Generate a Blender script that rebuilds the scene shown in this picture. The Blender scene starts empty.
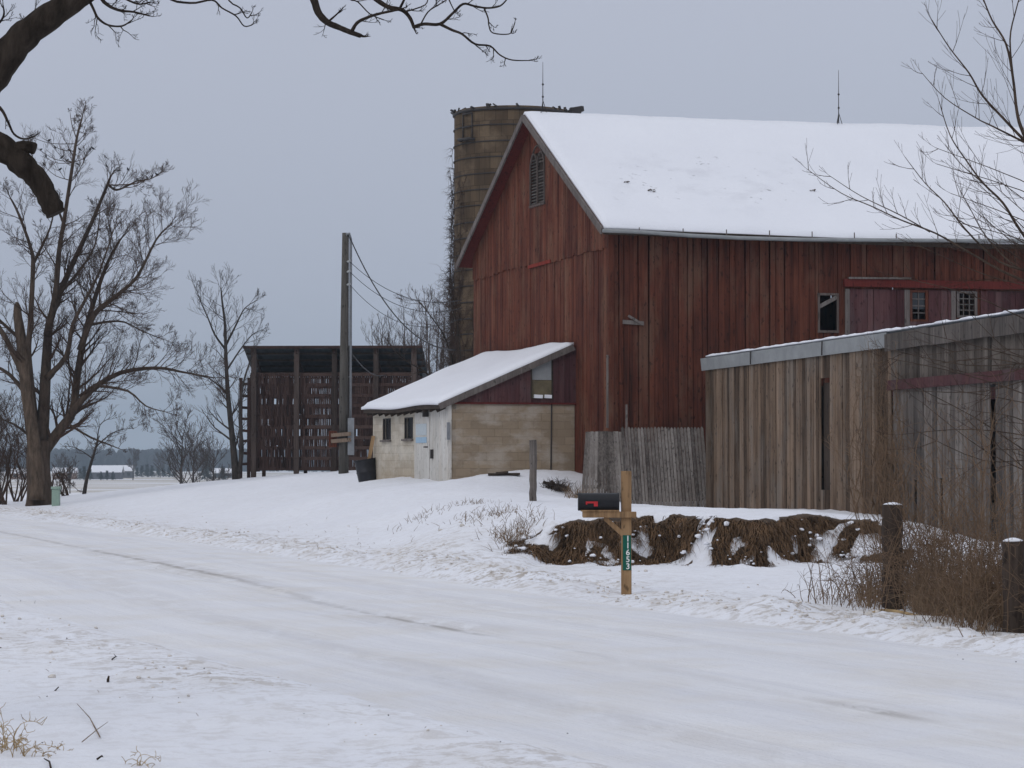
import bpy, math, random
import numpy as np
from mathutils import Vector, noise as mnoise
R = math.radians
sc = bpy.context.scene
COL = sc.collection

# ---------------------------------------------------------------- camera
F = 2483.0; HY = 462.0; EYE = 1.6
TH = math.atan((HY - 384) / F)
cam_d = bpy.data.cameras.new('camera'); cam = bpy.data.objects.new('camera', cam_d); COL.objects.link(cam)
cam_d.sensor_width = 36; cam_d.lens = 36 * F / 1024; cam_d.clip_start = 0.5; cam_d.clip_end = 9000
cam.location = (0, 0, EYE); cam.rotation_euler = (math.pi / 2 + TH, 0, 0)
sc.camera = cam
# ---------------------------------------------------------------- sky: overcast, brighter overhead
SUN_EL, SUN_AZ = R(38), R(215)
w = bpy.data.worlds.new("World"); sc.world = w; w.use_nodes = True
nt = w.node_tree; nt.nodes.clear()
out = nt.nodes.new('ShaderNodeOutputWorld'); bg = nt.nodes.new('ShaderNodeBackground')
sky = nt.nodes.new('ShaderNodeTexSky'); sky.sky_type = 'NISHITA'; sky.sun_disc = False
sky.sun_elevation = SUN_EL; sky.sun_rotation = SUN_AZ; sky.air_density = 1; sky.dust_density = 4
hs = nt.nodes.new('ShaderNodeHueSaturation'); hs.inputs['Saturation'].default_value = 0.12
tc = nt.nodes.new('ShaderNodeTexCoord'); sx = nt.nodes.new('ShaderNodeSeparateXYZ')
cl = nt.nodes.new('ShaderNodeTexNoise'); cl.inputs['Scale'].default_value = 1.4; cl.inputs['Detail'].default_value = 3
mr = nt.nodes.new('ShaderNodeMapRange'); mr.inputs[1].default_value = 0.0; mr.inputs[2].default_value = 0.9
cr = nt.nodes.new('ShaderNodeValToRGB')
SKS = 0.1
e = cr.color_ramp.elements
e[0].position = 0.0; e[0].color = (3.85, 4.45, 5.35, 1)
e[1].position = 1.0; e[1].color = (8.1, 8.5, 9.6, 1)
m_ = cr.color_ramp.elements.new(0.08); m_.color = (4.2, 4.65, 5.7, 1)
m_ = cr.color_ramp.elements.new(0.25); m_.color = (4.75, 5.1, 6.2, 1)
mm = nt.nodes.new('ShaderNodeMix'); mm.data_type = 'RGBA'; mm.inputs[0].default_value = 0.9
nm = nt.nodes.new('ShaderNodeMapRange'); nm.inputs[3].default_value = 0.97; nm.inputs[4].default_value = 1.09
mu = nt.nodes.new('ShaderNodeVectorMath'); mu.operation = 'SCALE'
L_ = nt.links
L_.new(tc.outputs['Generated'], sx.inputs[0]); L_.new(sx.outputs['Z'], mr.inputs[0]); L_.new(mr.outputs[0], cr.inputs[0])
L_.new(sky.outputs[0], hs.inputs['Color']); L_.new(hs.outputs[0], mm.inputs[6]); L_.new(cr.outputs[0], mm.inputs[7])
L_.new(tc.outputs['Generated'], cl.inputs['Vector']); L_.new(cl.outputs['Fac'], nm.inputs[0])
L_.new(mm.outputs[2], mu.inputs[0]); L_.new(nm.outputs[0], mu.inputs['Scale'])
L_.new(mu.outputs[0], bg.inputs['Color']); bg.inputs['Strength'].default_value = SKS
L_.new(bg.outputs[0], out.inputs['Surface'])
sl = bpy.data.lights.new('sun', 'SUN'); sl.energy = 0.5; sl.angle = R(40); sl.color = (1, .96, .92)
so = bpy.data.objects.new('sun', sl); COL.objects.link(so)
so.rotation_euler = (math.pi / 2 - SUN_EL, 0, R(-35))      # light comes from behind and left of the camera
vs = sc.view_settings; vs.view_transform = 'Standard'; vs.look = 'None'; vs.gamma = 1; vs.use_curve_mapping = False
vs.exposure = 0.0
sc.render.film_transparent = False
cy = sc.cycles
cy.use_denoising = True; cy.max_bounces = 5; cy.diffuse_bounces = 3; cy.glossy_bounces = 2; cy.volume_bounces = 0
cy.transparent_max_bounces = 6; cy.caustics_reflective = False; cy.caustics_refractive = False

# ---------------------------------------------------------------- projection helpers
def ray(px, py):
    a = (px - 512) / F; b = (384 - py) / F
    return Vector((a, math.cos(TH) - b * math.sin(TH), math.sin(TH) + b * math.cos(TH)))
def P(px, py, D):                      # world point of a pixel at world distance D
    r = ray(px, py); t = D / r.y
    return Vector((r.x * t, D, EYE + r.z * t))
def W(px, py, p0, d):                  # pixel onto the vertical plane through p0 along horizontal direction d
    r = ray(px, py); nx, ny = -d[1], d[0]
    t = (nx * p0[0] + ny * p0[1]) / (nx * r.x + ny * r.y)
    return Vector((r.x * t, r.y * t, EYE + r.z * t))
def onray(px, p0, d):                  # distance along d from p0 where the line crosses picture column px
    k = (px - 512) / F
    return (k * p0[1] - p0[0]) / (d[0] - k * d[1])

# ---------------------------------------------------------------- materials
MATS = {}
def new_mat(name, rough=0.9, spec=0.2, metal=0):
    m = bpy.data.materials.new(name); m.use_nodes = True; n = m.node_tree
    b = n.nodes['Principled BSDF']; b.inputs['Roughness'].default_value = rough
    b.inputs['Specular IOR Level'].default_value = spec; b.inputs['Metallic'].default_value = metal
    MATS[name] = m
    return m, n, b
def N(n, t, **k):
    x = n.nodes.new(t)
    for a, v in k.items():
        if a.startswith('i_'): x.inputs[a[2:].replace('_', ' ')].default_value = v
        else: setattr(x, a, v)
    return x
def ramp(n, fac, stops):
    c = n.nodes.new('ShaderNodeValToRGB'); el = c.color_ramp.elements
    el[0].position = stops[0][0]; el[0].color = (*stops[0][1], 1) if len(stops[0][1]) == 3 else stops[0][1]
    el[1].position = stops[-1][0]; el[1].color = (*stops[-1][1], 1)
    for p, col in stops[1:-1]:
        q = el.new(p); q.color = (*col, 1)
    n.links.new(fac, c.inputs[0]); return c.outputs[0]
def mapr(n, val, a, b, c=0.0, d=1.0):
    m = n.nodes.new('ShaderNodeMapRange'); n.links.new(val, m.inputs[0])
    for i, v in enumerate((a, b, c, d)): m.inputs[i + 1].default_value = v
    return m.outputs[0]
def mixc(n, fac, a, b, mode='MIX'):
    m = n.nodes.new('ShaderNodeMix'); m.data_type = 'RGBA'; m.blend_type = mode
    for s, v in ((m.inputs[0], fac), (m.inputs[6], a), (m.inputs[7], b)):
        if isinstance(v, (int, float)): s.default_value = v
        elif isinstance(v, tuple): s.default_value = (*v, 1)
        else: n.links.new(v, s)
    return m.outputs[2]
def mth(n, op, a, b=None):
    m = n.nodes.new('ShaderNodeMath'); m.operation = op
    for s, v in ((m.inputs[0], a), (m.inputs[1], b)):
        if v is None: continue
        if isinstance(v, (int, float)): s.default_value = v
        else: n.links.new(v, s)
    return m.outputs[0]
def pos(n, scale=(1, 1, 1), rotz=0):
    g = n.nodes.new('ShaderNodeNewGeometry'); mp = n.nodes.new('ShaderNodeMapping')
    mp.inputs['Scale'].default_value = scale; mp.inputs['Rotation'].default_value = (0, 0, rotz)
    n.links.new(g.outputs['Position'], mp.inputs[0]); return mp.outputs[0]
def noise(n, vec, scale=1, detail=4, rough=.55, dist=0):
    t = n.nodes.new('ShaderNodeTexNoise'); t.inputs['Scale'].default_value = scale
    t.inputs['Detail'].default_value = detail; t.inputs['Roughness'].default_value = rough; t.inputs['Distortion'].default_value = dist
    n.links.new(vec, t.inputs['Vector']); return t.outputs['Fac']
def bump(n, b, h, strength=.3, dist=.02):
    x = n.nodes.new('ShaderNodeBump'); x.inputs['Strength'].default_value = strength; x.inputs['Distance'].default_value = dist
    n.links.new(h, x.inputs['Height']); n.links.new(x.outputs[0], b.inputs['Normal'])
def attr(n, name, out='Fac'):
    a = n.nodes.new('ShaderNodeAttribute'); a.attribute_name = name; return a.outputs[out]

def wood_mat(name, dark, mid, light, stain=None, stain_amt=.5, axis='z', bumpk=.5, tw=.30):
    """vertical boards: streaky grain, per-board tint, worn patches"""
    m, n, b = new_mat(name, .88, .15)
    sc_ = {'z': (22, 22, .9), 'y': (22, .9, 22), 'x': (.9, 22, 22)}[axis]
    g1 = noise(n, pos(n, sc_), 1, 7, .7)
    sc2 = {'z': (6, 6, .45), 'y': (3, .35, 3), 'x': (.35, 3, 3)}[axis]
    g2 = noise(n, pos(n, sc2), 1, 5, .6)
    t = attr(n, 'tint')
    g3 = noise(n, pos(n, (1.3, 1.3, .8)), 1, 5, .65)
    f = mth(n, 'ADD', mth(n, 'MULTIPLY', g1, .62), mth(n, 'ADD', mth(n, 'MULTIPLY', mth(n, 'ADD', g2, g3), .26), mth(n, 'MULTIPLY', mth(n, 'SUBTRACT', t, .5), tw)))
    c = ramp(n, f, [(.36, dark), (.56, mid), (.78, light)])
    if stain:
        s = mapr(n, mth(n, 'ADD', noise(n, pos(n, (1.6, 1.6, .5)), 1, 6, .7), mth(n, 'MULTIPLY', mth(n, 'ADD', t, g1), .11)), .60, .78, 0, stain_amt)
        c = mixc(n, s, c, stain)
    kn = noise(n, pos(n, (13, 13, 6)), 1, 2, .5)
    c = mixc(n, mapr(n, kn, .62, .70, 0, .65), c, tuple(x * .5 for x in dark))
    n.links.new(c, b.inputs['Base Color'])
    bump(n, b, g1, bumpk, .008)
    return m
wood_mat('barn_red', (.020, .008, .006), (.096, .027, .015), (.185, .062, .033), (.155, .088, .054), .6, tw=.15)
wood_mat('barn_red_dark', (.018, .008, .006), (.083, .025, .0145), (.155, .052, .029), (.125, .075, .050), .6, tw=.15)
wood_mat('soffit_red', (.05, .012, .010), (.10, .018, .014), (.14, .028, .02))
wood_mat('grey_brown_wood', (.032, .021, .014), (.120, .080, .053), (.26, .185, .130), (.15, .135, .118), .6, tw=.26)
wood_mat('grey_dark_wood', (.026, .020, .016), (.088, .071, .058), (.175, .150, .128), (.05, .04, .034), .6, tw=.24)
wood_mat('grey_wood', (.040, .034, .030), (.125, .108, .096), (.24, .215, .192), (.07, .05, .04), .6, tw=.24)
wood_mat('dark_wood', (.018, .013, .010), (.045, .032, .024), (.08, .06, .048))
wood_mat('crib_wood', (.020, .012, .010), (.050, .028, .023), (.085, .055, .045))
wood_mat('trim_grey', (.06, .05, .045), (.13, .11, .10), (.22, .2, .18))
wood_mat('post_wood', (.09, .055, .03), (.27, .165, .085), (.42, .28, .15))
wood_mat('maroon_siding', (.035, .014, .015), (.075, .030, .031), (.12, .06, .058), (.09, .07, .07), .5)
wood_mat('white_boards', (.32, .30, .26), (.55, .53, .49), (.68, .66, .62), (.40, .34, .26), .5)
wood_mat('pole_wood', (.03, .028, .024), (.085, .078, .068), (.14, .13, .115))

def plain(name, col, rough=.7, var=.25, scale=6, metal=0, spec=.3):
    m, n, b = new_mat(name, rough, spec, metal)
    f = noise(n, pos(n), scale, 5, .6)
    c = ramp(n, f, [(.3, tuple(x * (1 - var) for x in col)), (.7, tuple(min(1, x * (1 + var)) for x in col))])
    n.links.new(c, b.inputs['Base Color']); bump(n, b, f, .15, .01)
    return m
plain('flashing', (.25, .26, .26), .5, .15, 3)
plain('black_metal', (.009, .009, .011), .5, .2, 20, 0, .3)
plain('flag_red', (.45, .02, .025), .45, .1, 20)
plain('sign_green', (.0, .085, .055), .35, .1, 20)
plain('sign_white', (.75, .75, .72), .5, .1, 20)
plain('sign_blue', (.30, .44, .56), .5, .1, 20)
plain('sign_faded', (.45, .50, .52), .5, .15, 30)
plain('iron', (.035, .03, .028), .6, .3, 12)
plain('grey_metal', (.22, .23, .24), .45, .15, 8, .3)
plain('cable_black', (.02, .02, .022), .6, .1, 5)
plain('barrel_black', (.016, .015, .018), .5, .3, 7)
plain('dark_glass', (.02, .022, .025), .15, .2, 2, 0, .6)
plain('reflection_pale', (.27, .28, .28), .3, .1, 6)  # white reflection on the upper milk house pane, put into base colour
plain('tan_panel', (.13, .105, .06), .6, .35, 4)
plain('pedestal_green', (.24, .33, .27), .5, .1, 8)
plain('roof_tin', (.035, .045, .05), .5, .35, 2, .2)
plain('shingle_dark', (.03, .03, .032), .9, .3, 9)
plain('bird_black', (.008, .008, .010), .6, .1, 20)
plain('straw', (.38, .27, .14), .9, .3, 12)
plain('dry_stem', (.19, .13, .08), .9, .35, 4)
plain('bramble', (.150, .096, .058), .9, .4, 3)
plain('grass_brown', (.135, .080, .042), .95, .6, 4)
plain('far_wall', (.22, .14, .10), .8, .2, .5)
plain('far_wall_grey', (.10, .10, .11), .8, .2, .5)
plain('evergreen', (.018, .030, .022), .9, .4, .6)
plain('far_wood', (.030, .032, .036), .95, .4, .05)
plain('berry', (.10, .02, .015), .5, .2, 5)
plain('insulator', (.35, .36, .36), .3, .1, 5)
plain('stone', (.09, .085, .08), .8, .4, 20)

def bark(name, a, b_, sc_=6):
    m, n, b = new_mat(name, .95, .1)
    g = noise(n, pos(n, (sc_, sc_, sc_ * .25)), 1.5, 7, .7)
    n.links.new(ramp(n, g, [(.35, a), (.65, b_)]), b.inputs['Base Color']); bump(n, b, g, .9, .04); return m
bark('bark_dark', (.018, .014, .011), (.055, .043, .034), 9)
bark('bark_brown', (.038, .027, .020), (.100, .072, .053), 5)
bark('bark_snag', (.045, .032, .023), (.135, .098, .070), 6)
bark('bark_grey', (.03, .026, .023), (.085, .073, .064), 6)
bark('twig_brown', (.045, .028, .020), (.085, .055, .040), 3)
bark('twig_grey', (.050, .040, .036), (.090, .072, .064), 3)
bark('vine_brown', (.040, .026, .020), (.085, .058, .045), 3)

def snow_mat(name, kind):
    m, n, b = new_mat(name, .7, .25)
    base = (.80, .81, .84)
    p1 = pos(n)
    f1 = noise(n, p1, .35, 6, .6)
    f2 = noise(n, p1, 9, 5, .6)
    f3 = noise(n, p1, 45, 3, .6)
    c = mixc(n, mapr(n, f1, .35, .7, 0, .45), base, (.73, .74, .78))
    if kind == 'ground':
        d = attr(n, 'dirt')
        sp = noise(n, p1, 5.5, 7, .72)
        sp2 = noise(n, pos(n, (14, 14, 14), .6), 1, 4, .7)
        mask = mth(n, 'MULTIPLY', d, mapr(n, mth(n, 'ADD', mth(n, 'MULTIPLY', sp, .7), mth(n, 'MULTIPLY', sp2, .3)), .49, .57))
        c = mixc(n, mth(n, 'MULTIPLY', mask, .75), c, (.30, .24, .17))
        c = mixc(n, mth(n, 'MULTIPLY', d, mapr(n, noise(n, p1, 1.6, 5, .6), .42, .62, 0, .4)), c, (.58, .53, .46))
        e_ = attr(n, 'earth')
        em = mapr(n, mth(n, 'SUBTRACT', e_, mth(n, 'MULTIPLY', noise(n, p1, 4.2, 6, .75), .85)), .0, .08)
        c = mixc(n, em, c, ramp(n, f2, [(.3, (.035, .022, .013)), (.7, (.10, .066, .040))]))
        s_ = attr(n, 'stubble')
        c = mixc(n, mth(n, 'MULTIPLY', s_, mapr(n, noise(n, pos(n, (.012, .07, .05)), 1, 5, .6), .42, .55, 0, .75)), c, (.34, .27, .16))
        h = mth(n, 'ADD', mth(n, 'MULTIPLY', f2, .7), mth(n, 'MULTIPLY', f3, .3))
        bump(n, b, h, .55, .05)
    elif kind == 'road':
        u = attr(n, 'ruv', 'Vector'); s = n.nodes.new('ShaderNodeSeparateXYZ'); n.links.new(u, s.inputs[0])
        mp = n.nodes.new('ShaderNodeMapping'); mp.inputs['Scale'].default_value = (2.4, .10, 1); n.links.new(u, mp.inputs[0])
        st = noise(n, mp.outputs[0], 1, 7, .62)
        mp2 = n.nodes.new('ShaderNodeMapping'); mp2.inputs['Scale'].default_value = (9, .5, 1); n.links.new(u, mp2.inputs[0])
        st2 = noise(n, mp2.outputs[0], 1, 6, .65)
        c = mixc(n, mapr(n, st, .38, .68, 0, .75), (.79, .79, .80), (.66, .665, .70))
        c = mixc(n, mapr(n, noise(n, p1, .8, 5, .6), .45, .68, 0, .55), c, (.70, .665, .61))
        c = mixc(n, mapr(n, st2, .50, .70, 0, .35), c, (.80, .81, .83))
        # ruts worn toward the asphalt
        V_ = s.outputs[1]
        ctr = mth(n, 'MINIMUM', mth(n, 'ADD', mth(n, 'MULTIPLY', V_, .05), -1.18), .5)
        vr_ = mth(n, 'MULTIPLY', V_, 1 / 60)
        seg1 = ramp(n, vr_, [(.0, (.1,) * 3), (.250, (.1,) * 3), (.262, (.8,) * 3), (.275, (.12,) * 3), (.375, (.12,) * 3), (.395, (1,) * 3), (.42, (.9,) * 3), (.44, (.3,) * 3), (.54, (.4,) * 3), (.58, (1,) * 3), (.70, (.8,) * 3), (.76, (.45,) * 3), (1.0, (.4,) * 3)])
        for (off, wd, amt, col) in ((0, .12, .74, (.17, .145, .125)), (0, .65, .48, (.50, .47, .44)), (-1.7, .45, .30, (.55, .53, .52)), (1.45, .3, .22, (.55, .53, .52))):
            du = mth(n, 'ABSOLUTE', mth(n, 'SUBTRACT', mth(n, 'SUBTRACT', s.outputs[0], ctr), off))
            du = mth(n, 'ADD', du, mth(n, 'MULTIPLY', mth(n, 'SUBTRACT', st2, .5), wd * 1.6))
            k = mapr(n, du, wd, wd * .15)
            if off == 0: k = mth(n, 'MULTIPLY', k, seg1)
            k = mth(n, 'MULTIPLY', k, mapr(n, noise(n, pos(n, (3, .9, 1)), 1, 5, .65), .40, .52, .10, 1))
            c = mixc(n, mth(n, 'MULTIPLY', k, amt), c, col)
        gr = noise(n, p1, 30, 3, .6)
        c = mixc(n, mapr(n, gr, .68, .74, 0, .45), c, (.36, .32, .27))
        h = mth(n, 'ADD', mth(n, 'MULTIPLY', st2, .9), mth(n, 'ADD', mth(n, 'MULTIPLY', f3, .3), mth(n, 'MULTIPLY', f2, .5)))
        bump(n, b, h, .8, .045)
    else:
        if name == 'snow_roof':
            s3 = n.nodes.new('ShaderNodeSeparateXYZ'); n.links.new(p1, s3.inputs[0])
            dx = mapr(n, mth(n, 'ABSOLUTE', mth(n, 'SUBTRACT', s3.outputs[0], 5.2)), 3.4, 1.2); dz_ = mapr(n, mth(n, 'ABSOLUTE', mth(n, 'SUBTRACT', s3.outputs[2], 9.0)), 1.2, .3)
            k = mth(n, 'MULTIPLY', dx, dz_)
            a1 = mapr(n, noise(n, pos(n, (3.4, 5, 4.0), .5), 1, 4, .7), .63, .70, 0, .75); a2 = mapr(n, noise(n, pos(n, (.9, 1, 1.6)), 1, 5, .6), .50, .70, 0, .30)
            c = mixc(n, mth(n, 'MULTIPLY', k, a2), c, (.45, .45, .48)); c = mixc(n, mth(n, 'MULTIPLY', k, a1), c, (.16, .15, .15))
        bump(n, b, mth(n, 'ADD', f2, mth(n, 'MULTIPLY', noise(n, p1, 1.2, 4, .5), 2.0)), .35, .05)
    n.links.new(c, b.inputs['Base Color'])
    return m
snow_mat('snow_ground', 'ground'); snow_mat('snow_road', 'road'); snow_mat('snow_cap', 'cap'); snow_mat('snow_roof', 'cap')

def block_mat(name, col, mortar, patch, d, patch_lo, bw=.42, bh=.205, low=None, z0=0):
    m, n, b = new_mat(name, .92, .15)
    g = n.nodes.new('ShaderNodeNewGeometry'); dp = n.nodes.new('ShaderNodeVectorMath'); dp.operation = 'DOT_PRODUCT'
    dp.inputs[1].default_value = (d[0], d[1], 0); n.links.new(g.outputs['Position'], dp.inputs[0])
    s = n.nodes.new('ShaderNodeSeparateXYZ'); n.links.new(g.outputs['Position'], s.inputs[0])
    cb = n.nodes.new('ShaderNodeCombineXYZ'); n.links.new(dp.outputs['Value'], cb.inputs[0]); n.links.new(s.outputs['Z'], cb.inputs[1])
    bt = n.nodes.new('ShaderNodeTexBrick'); bt.inputs['Scale'].default_value = 1; bt.inputs['Mortar Size'].default_value = .008
    bt.inputs['Mortar Smooth'].default_value = .3
    bt.inputs['Brick Width'].default_value = bw; bt.inputs['Row Height'].default_value = bh
    bt.inputs['Color1'].default_value = (*col, 1); bt.inputs['Color2'].default_value = (*[x * .80 for x in col], 1)
    bt.inputs['Mortar'].default_value = (*mortar, 1)
    n.links.new(cb.outputs[0], bt.inputs['Vector'])
    p1 = pos(n)
    c = bt.outputs['Color']
    pf = noise(n, pos(n, (1.1, 1.1, 2.2)), 1, 6, .65)
    c = mixc(n, mapr(n, pf, patch_lo, patch_lo + .13, 0, .6), c, patch)
    c = mixc(n, mapr(n, noise(n, p1, 2.5, 6, .7), .45, .75, 0, .45), c, tuple(x * .55 for x in col))
    if low:
        lo = mapr(n, mth(n, 'ADD', s.outputs['Z'], mth(n, 'MULTIPLY', noise(n, p1, 1.7, 4, .6), .5)), z0 + .25, z0 + .95, .6, 0)
        c = mixc(n, lo, c, low)
    n.links.new(c, b.inputs['Base Color'])
    bump(n, b, mth(n, 'SUBTRACT', mth(n, 'MULTIPLY', noise(n, p1, 12, 4, .6), .4), bt.outputs['Fac']), .6, .012)
    return m

# ---------------------------------------------------------------- mesh builder
class MB:
    def __init__(s): s.v = []; s.f = []; s.t = []; s.sm = []
    def add(s, vs, fs, tint=.5, smooth=False):
        o = len(s.v); s.v.extend([tuple(x) for x in vs])
        for f in fs: s.f.append(tuple(i + o for i in f)); s.t.append(tint); s.sm.append(smooth)
    def box8(s, p, tint=.5):           # 4 bottom, 4 top, same winding
        s.add(p, [(3, 2, 1, 0), (4, 5, 6, 7), (0, 1, 5, 4), (1, 2, 6, 5), (2, 3, 7, 6), (3, 0, 4, 7)], tint)
    def box(s, c, sx, sy, sz, rz=0, tint=.5):
        cs, sn = math.cos(rz), math.sin(rz); p = []
        for z in (-sz / 2, sz / 2):
            for x, y in ((-sx / 2, -sy / 2), (sx / 2, -sy / 2), (sx / 2, sy / 2), (-sx / 2, sy / 2)):
                p.append((c[0] + x * cs - y * sn, c[1] + x * sn + y * cs, c[2] + z))
        s.box8(p, tint)
    def beam(s, a, b, wd, ht, up=(0, 0, 1), tint=.5):      # square bar a->b
        a = Vector(a); b = Vector(b); d = (b - a).normalized(); up = Vector(up)
        if abs(d.dot(up)) > .98: up = Vector((0, 1, 0))
        r = d.cross(up).normalized() * wd / 2; u = r.cross(d).normalized() * ht / 2
        s.box8([a - r - u, a + r - u, a + r + u, a - r + u, b - r - u, b + r - u, b + r + u, b - r + u], tint)
    def tube(s, pts, rad, n=4, tint=.5, smooth=True, cap=True):
        k = len(pts)
        if k < 2: return
        o = len(s.v); ax = None
        for i in range(k):
            p = pts[i]; d = pts[min(i + 1, k - 1)] - pts[max(i - 1, 0)]
            if d.length < 1e-7: d = Vector((0, 0, 1))
            d = d.normalized()
            if ax is None:
                ax = d.cross(Vector((0.13, 1, .21))); ax.normalize()
            else:
                ax = ax - d * ax.dot(d)
                if ax.length < 1e-5: ax = d.orthogonal()
                ax.normalize()
            b = d.cross(ax); r = rad[i] if not isinstance(rad, (int, float)) else rad
            for j in range(n):
                a = 2 * math.pi * j / n
                q = p + ax * (r * math.cos(a)) + b * (r * math.sin(a)); s.v.append((q.x, q.y, q.z))
        for i in range(k - 1):
            for j in range(n):
                a = o + i * n + j; b_ = o + i * n + (j + 1) % n
                s.f.append((a, b_, b_ + n, a + n)); s.t.append(tint); s.sm.append(smooth)
        if cap and n > 3:
            s.f.append(tuple(o + j for j in reversed(range(n)))); s.t.append(tint); s.sm.append(False)
            s.f.append(tuple(o + (k - 1) * n + j for j in range(n))); s.t.append(tint); s.sm.append(False)
    def build(s, name, mat, parent=None, origin=None):
        me = bpy.data.meshes.new(name)
        if parent is not None: org = root_loc(parent)
        elif origin is not None: org = Vector(origin)
        else: org = Vector((0, 0, 0))
        a = np.array(s.v, dtype=np.float32).reshape(-1, 3) - np.array(org, dtype=np.float32)
        me.from_pydata(a.tolist(), [], s.f)
        me.materials.append(MATS[mat] if isinstance(mat, str) else mat)
        me.polygons.foreach_set('use_smooth', s.sm)
        at = me.attributes.new('tint', 'FLOAT', 'FACE'); at.data.foreach_set('value', s.t)
        me.update()
        o = bpy.data.objects.new(name, me); COL.objects.link(o)
        if parent is not None: o.parent = parent
        elif origin is not None: o.location = origin
        return o
def root_loc(o):
    l = Vector(o.location)
    while o.parent: o = o.parent; l += Vector(o.location)
    return l
def tag(o, label=None, cat=None, group=None, kind=None):
    for k, v in (('label', label), ('category', cat), ('group', group), ('kind', kind)):
        if v: o[k] = v
    return o
def thing(name, loc, label, cat, group=None):
    o = bpy.data.objects.new(name, None); COL.objects.link(o); o.location = loc; o.empty_display_size = .2
    return tag(o, label, cat, group)
def copy_tree(o, parent=None):
    c = o.copy(); COL.objects.link(c)
    if parent: c.parent = parent
    for ch in list(o.children): copy_tree(ch, c)
    return c
def V2(d): return Vector((d[0], d[1], 0))
def sstep(a, b, x):
    t = np.clip((x - a) / (b - a), 0, 1); return t * t * (3 - 2 * t)

# ---------------------------------------------------------------- terrain
_cp = [(640,510,50),(640,513,39.2),(760,511,39.5),(860,515,40),(620,508,62),(700,507,62),(560,512,39.5),(505,520,40),
 (533,500,52),(480,473,63.0),(530,471,63.4),(568,473,63.6),(500,470,66),(540,470,66),(470,476,64.3),(449,483,64.6),(449,484,63.2),(438,484,64.2),(420,484,64.2),(405,485,64.2),(500,489,57.5),(450,493,57),(380,489,60),(585,500,61),(376,483,66),(372,480,75),(343,473,80),(415,467,98),(245,478,98),(330,472,98),
 (160,486,97),(100,495,93),(40,505,90),(0,509,90),(300,500,60),(200,512,62),(400,510,50),(350,540,44),(430,530,42),
 (480,538,38),(250,520,58),(100,520,70),(0,520,72),(470,505,46),(600,508,60),(650,510,57),(700,510,57),(760,509,55),(905,522,48.5),(960,540,45.5),(1012,550,43),(640,511,42.5),(640,510,46),(760,510,45),(560,507,43),(820,512,44.5),(700,511,42),(880,518,44),(480,516,42),(960,544,41)]
pts = [P(a, b, c) for a, b, c in _cp]
pts += [Vector(q) for q in ((8, 80, 1.0), (14, 70, .8), (-2, 74, 1.3), (25, 60, .5), (12, 48, .55), (12, 38, .2), (20, 30, 0), (30, 20, 0),
   (10, 20, 0), (40, 80, .5), (-25, 85, -.3), (-30, 100, -.4), (-20, 105, .1), (-10, 106, .8), (0, 106, 1.1), (15, 105, .9), (9, 30, .05), (-10, 60, .1), (-14, 70, 0))]
_A = np.array([[p.x, p.y] for p in pts]); _z = np.array([p.z for p in pts])
def _phi(r): return np.sqrt(r * r + 9.0)
_n = len(pts)
_K = _phi(np.linalg.norm(_A[:, None] - _A[None], axis=2)) + np.eye(_n) * -.08
_w = np.linalg.solve(_K, _z - .4)
def z_up(X, Y):
    sh = X.shape; X = X.ravel(); Y = Y.ravel(); o = np.full(X.shape, .4)
    for i in range(_n): o += _w[i] * _phi(np.hypot(X - _A[i, 0], Y - _A[i, 1]))
    return np.clip(o, -.6, 1.7).reshape(sh)
def edge_x(Y): 
    d = Y - 26.8
    return 1.17 - .346 * np.maximum(d, 0) - .42 * np.minimum(d, 0)
def road_u(X, Y): return (X - (edge_x(Y) - 3.1)) * .945
def fbm(X, Y, s, seed=0, oct=4):
    """cheap value noise, vectorised"""
    o = np.zeros(X.shape); amp = 1; tot = 0
    for k in range(oct):
        x = X * s + seed * 17.3 + k * 5.1; y = Y * s + seed * 9.7 + k * 3.3
        xi = np.floor(x); yi = np.floor(y); fx = x - xi; fy = y - yi; fx = fx * fx * (3 - 2 * fx); fy = fy * fy * (3 - 2 * fy)
        def h(a, b):
            t = np.sin(a * 127.1 + b * 311.7 + seed * 3.1) * 43758.5453; return t - np.floor(t)
        o += amp * ((h(xi, yi) * (1 - fx) + h(xi + 1, yi) * fx) * (1 - fy) + (h(xi, yi + 1) * (1 - fx) + h(xi + 1, yi + 1) * fx) * fy)
        tot += amp; amp *= .5; s *= 2.03
    return o / tot - .5
def bank_y(X): return 37.9 + .35 * np.sin(X * 1.3) + .3 * np.sin(X * 2.9 + 1)
def bank_zone(X): return sstep(-.15, .6, X) * (1 - sstep(5.8, 6.8, X))
def bank_patch(X, Y): X = np.asarray(X, float); Y = np.asarray(Y, float); return sstep(-.05, .02, fbm(X, Y * 2.0, 1.4, 31, 2) * .5 + fbm(X, Y * 1.8, 3.6, 12, 3) * 1.0 + .055)
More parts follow.
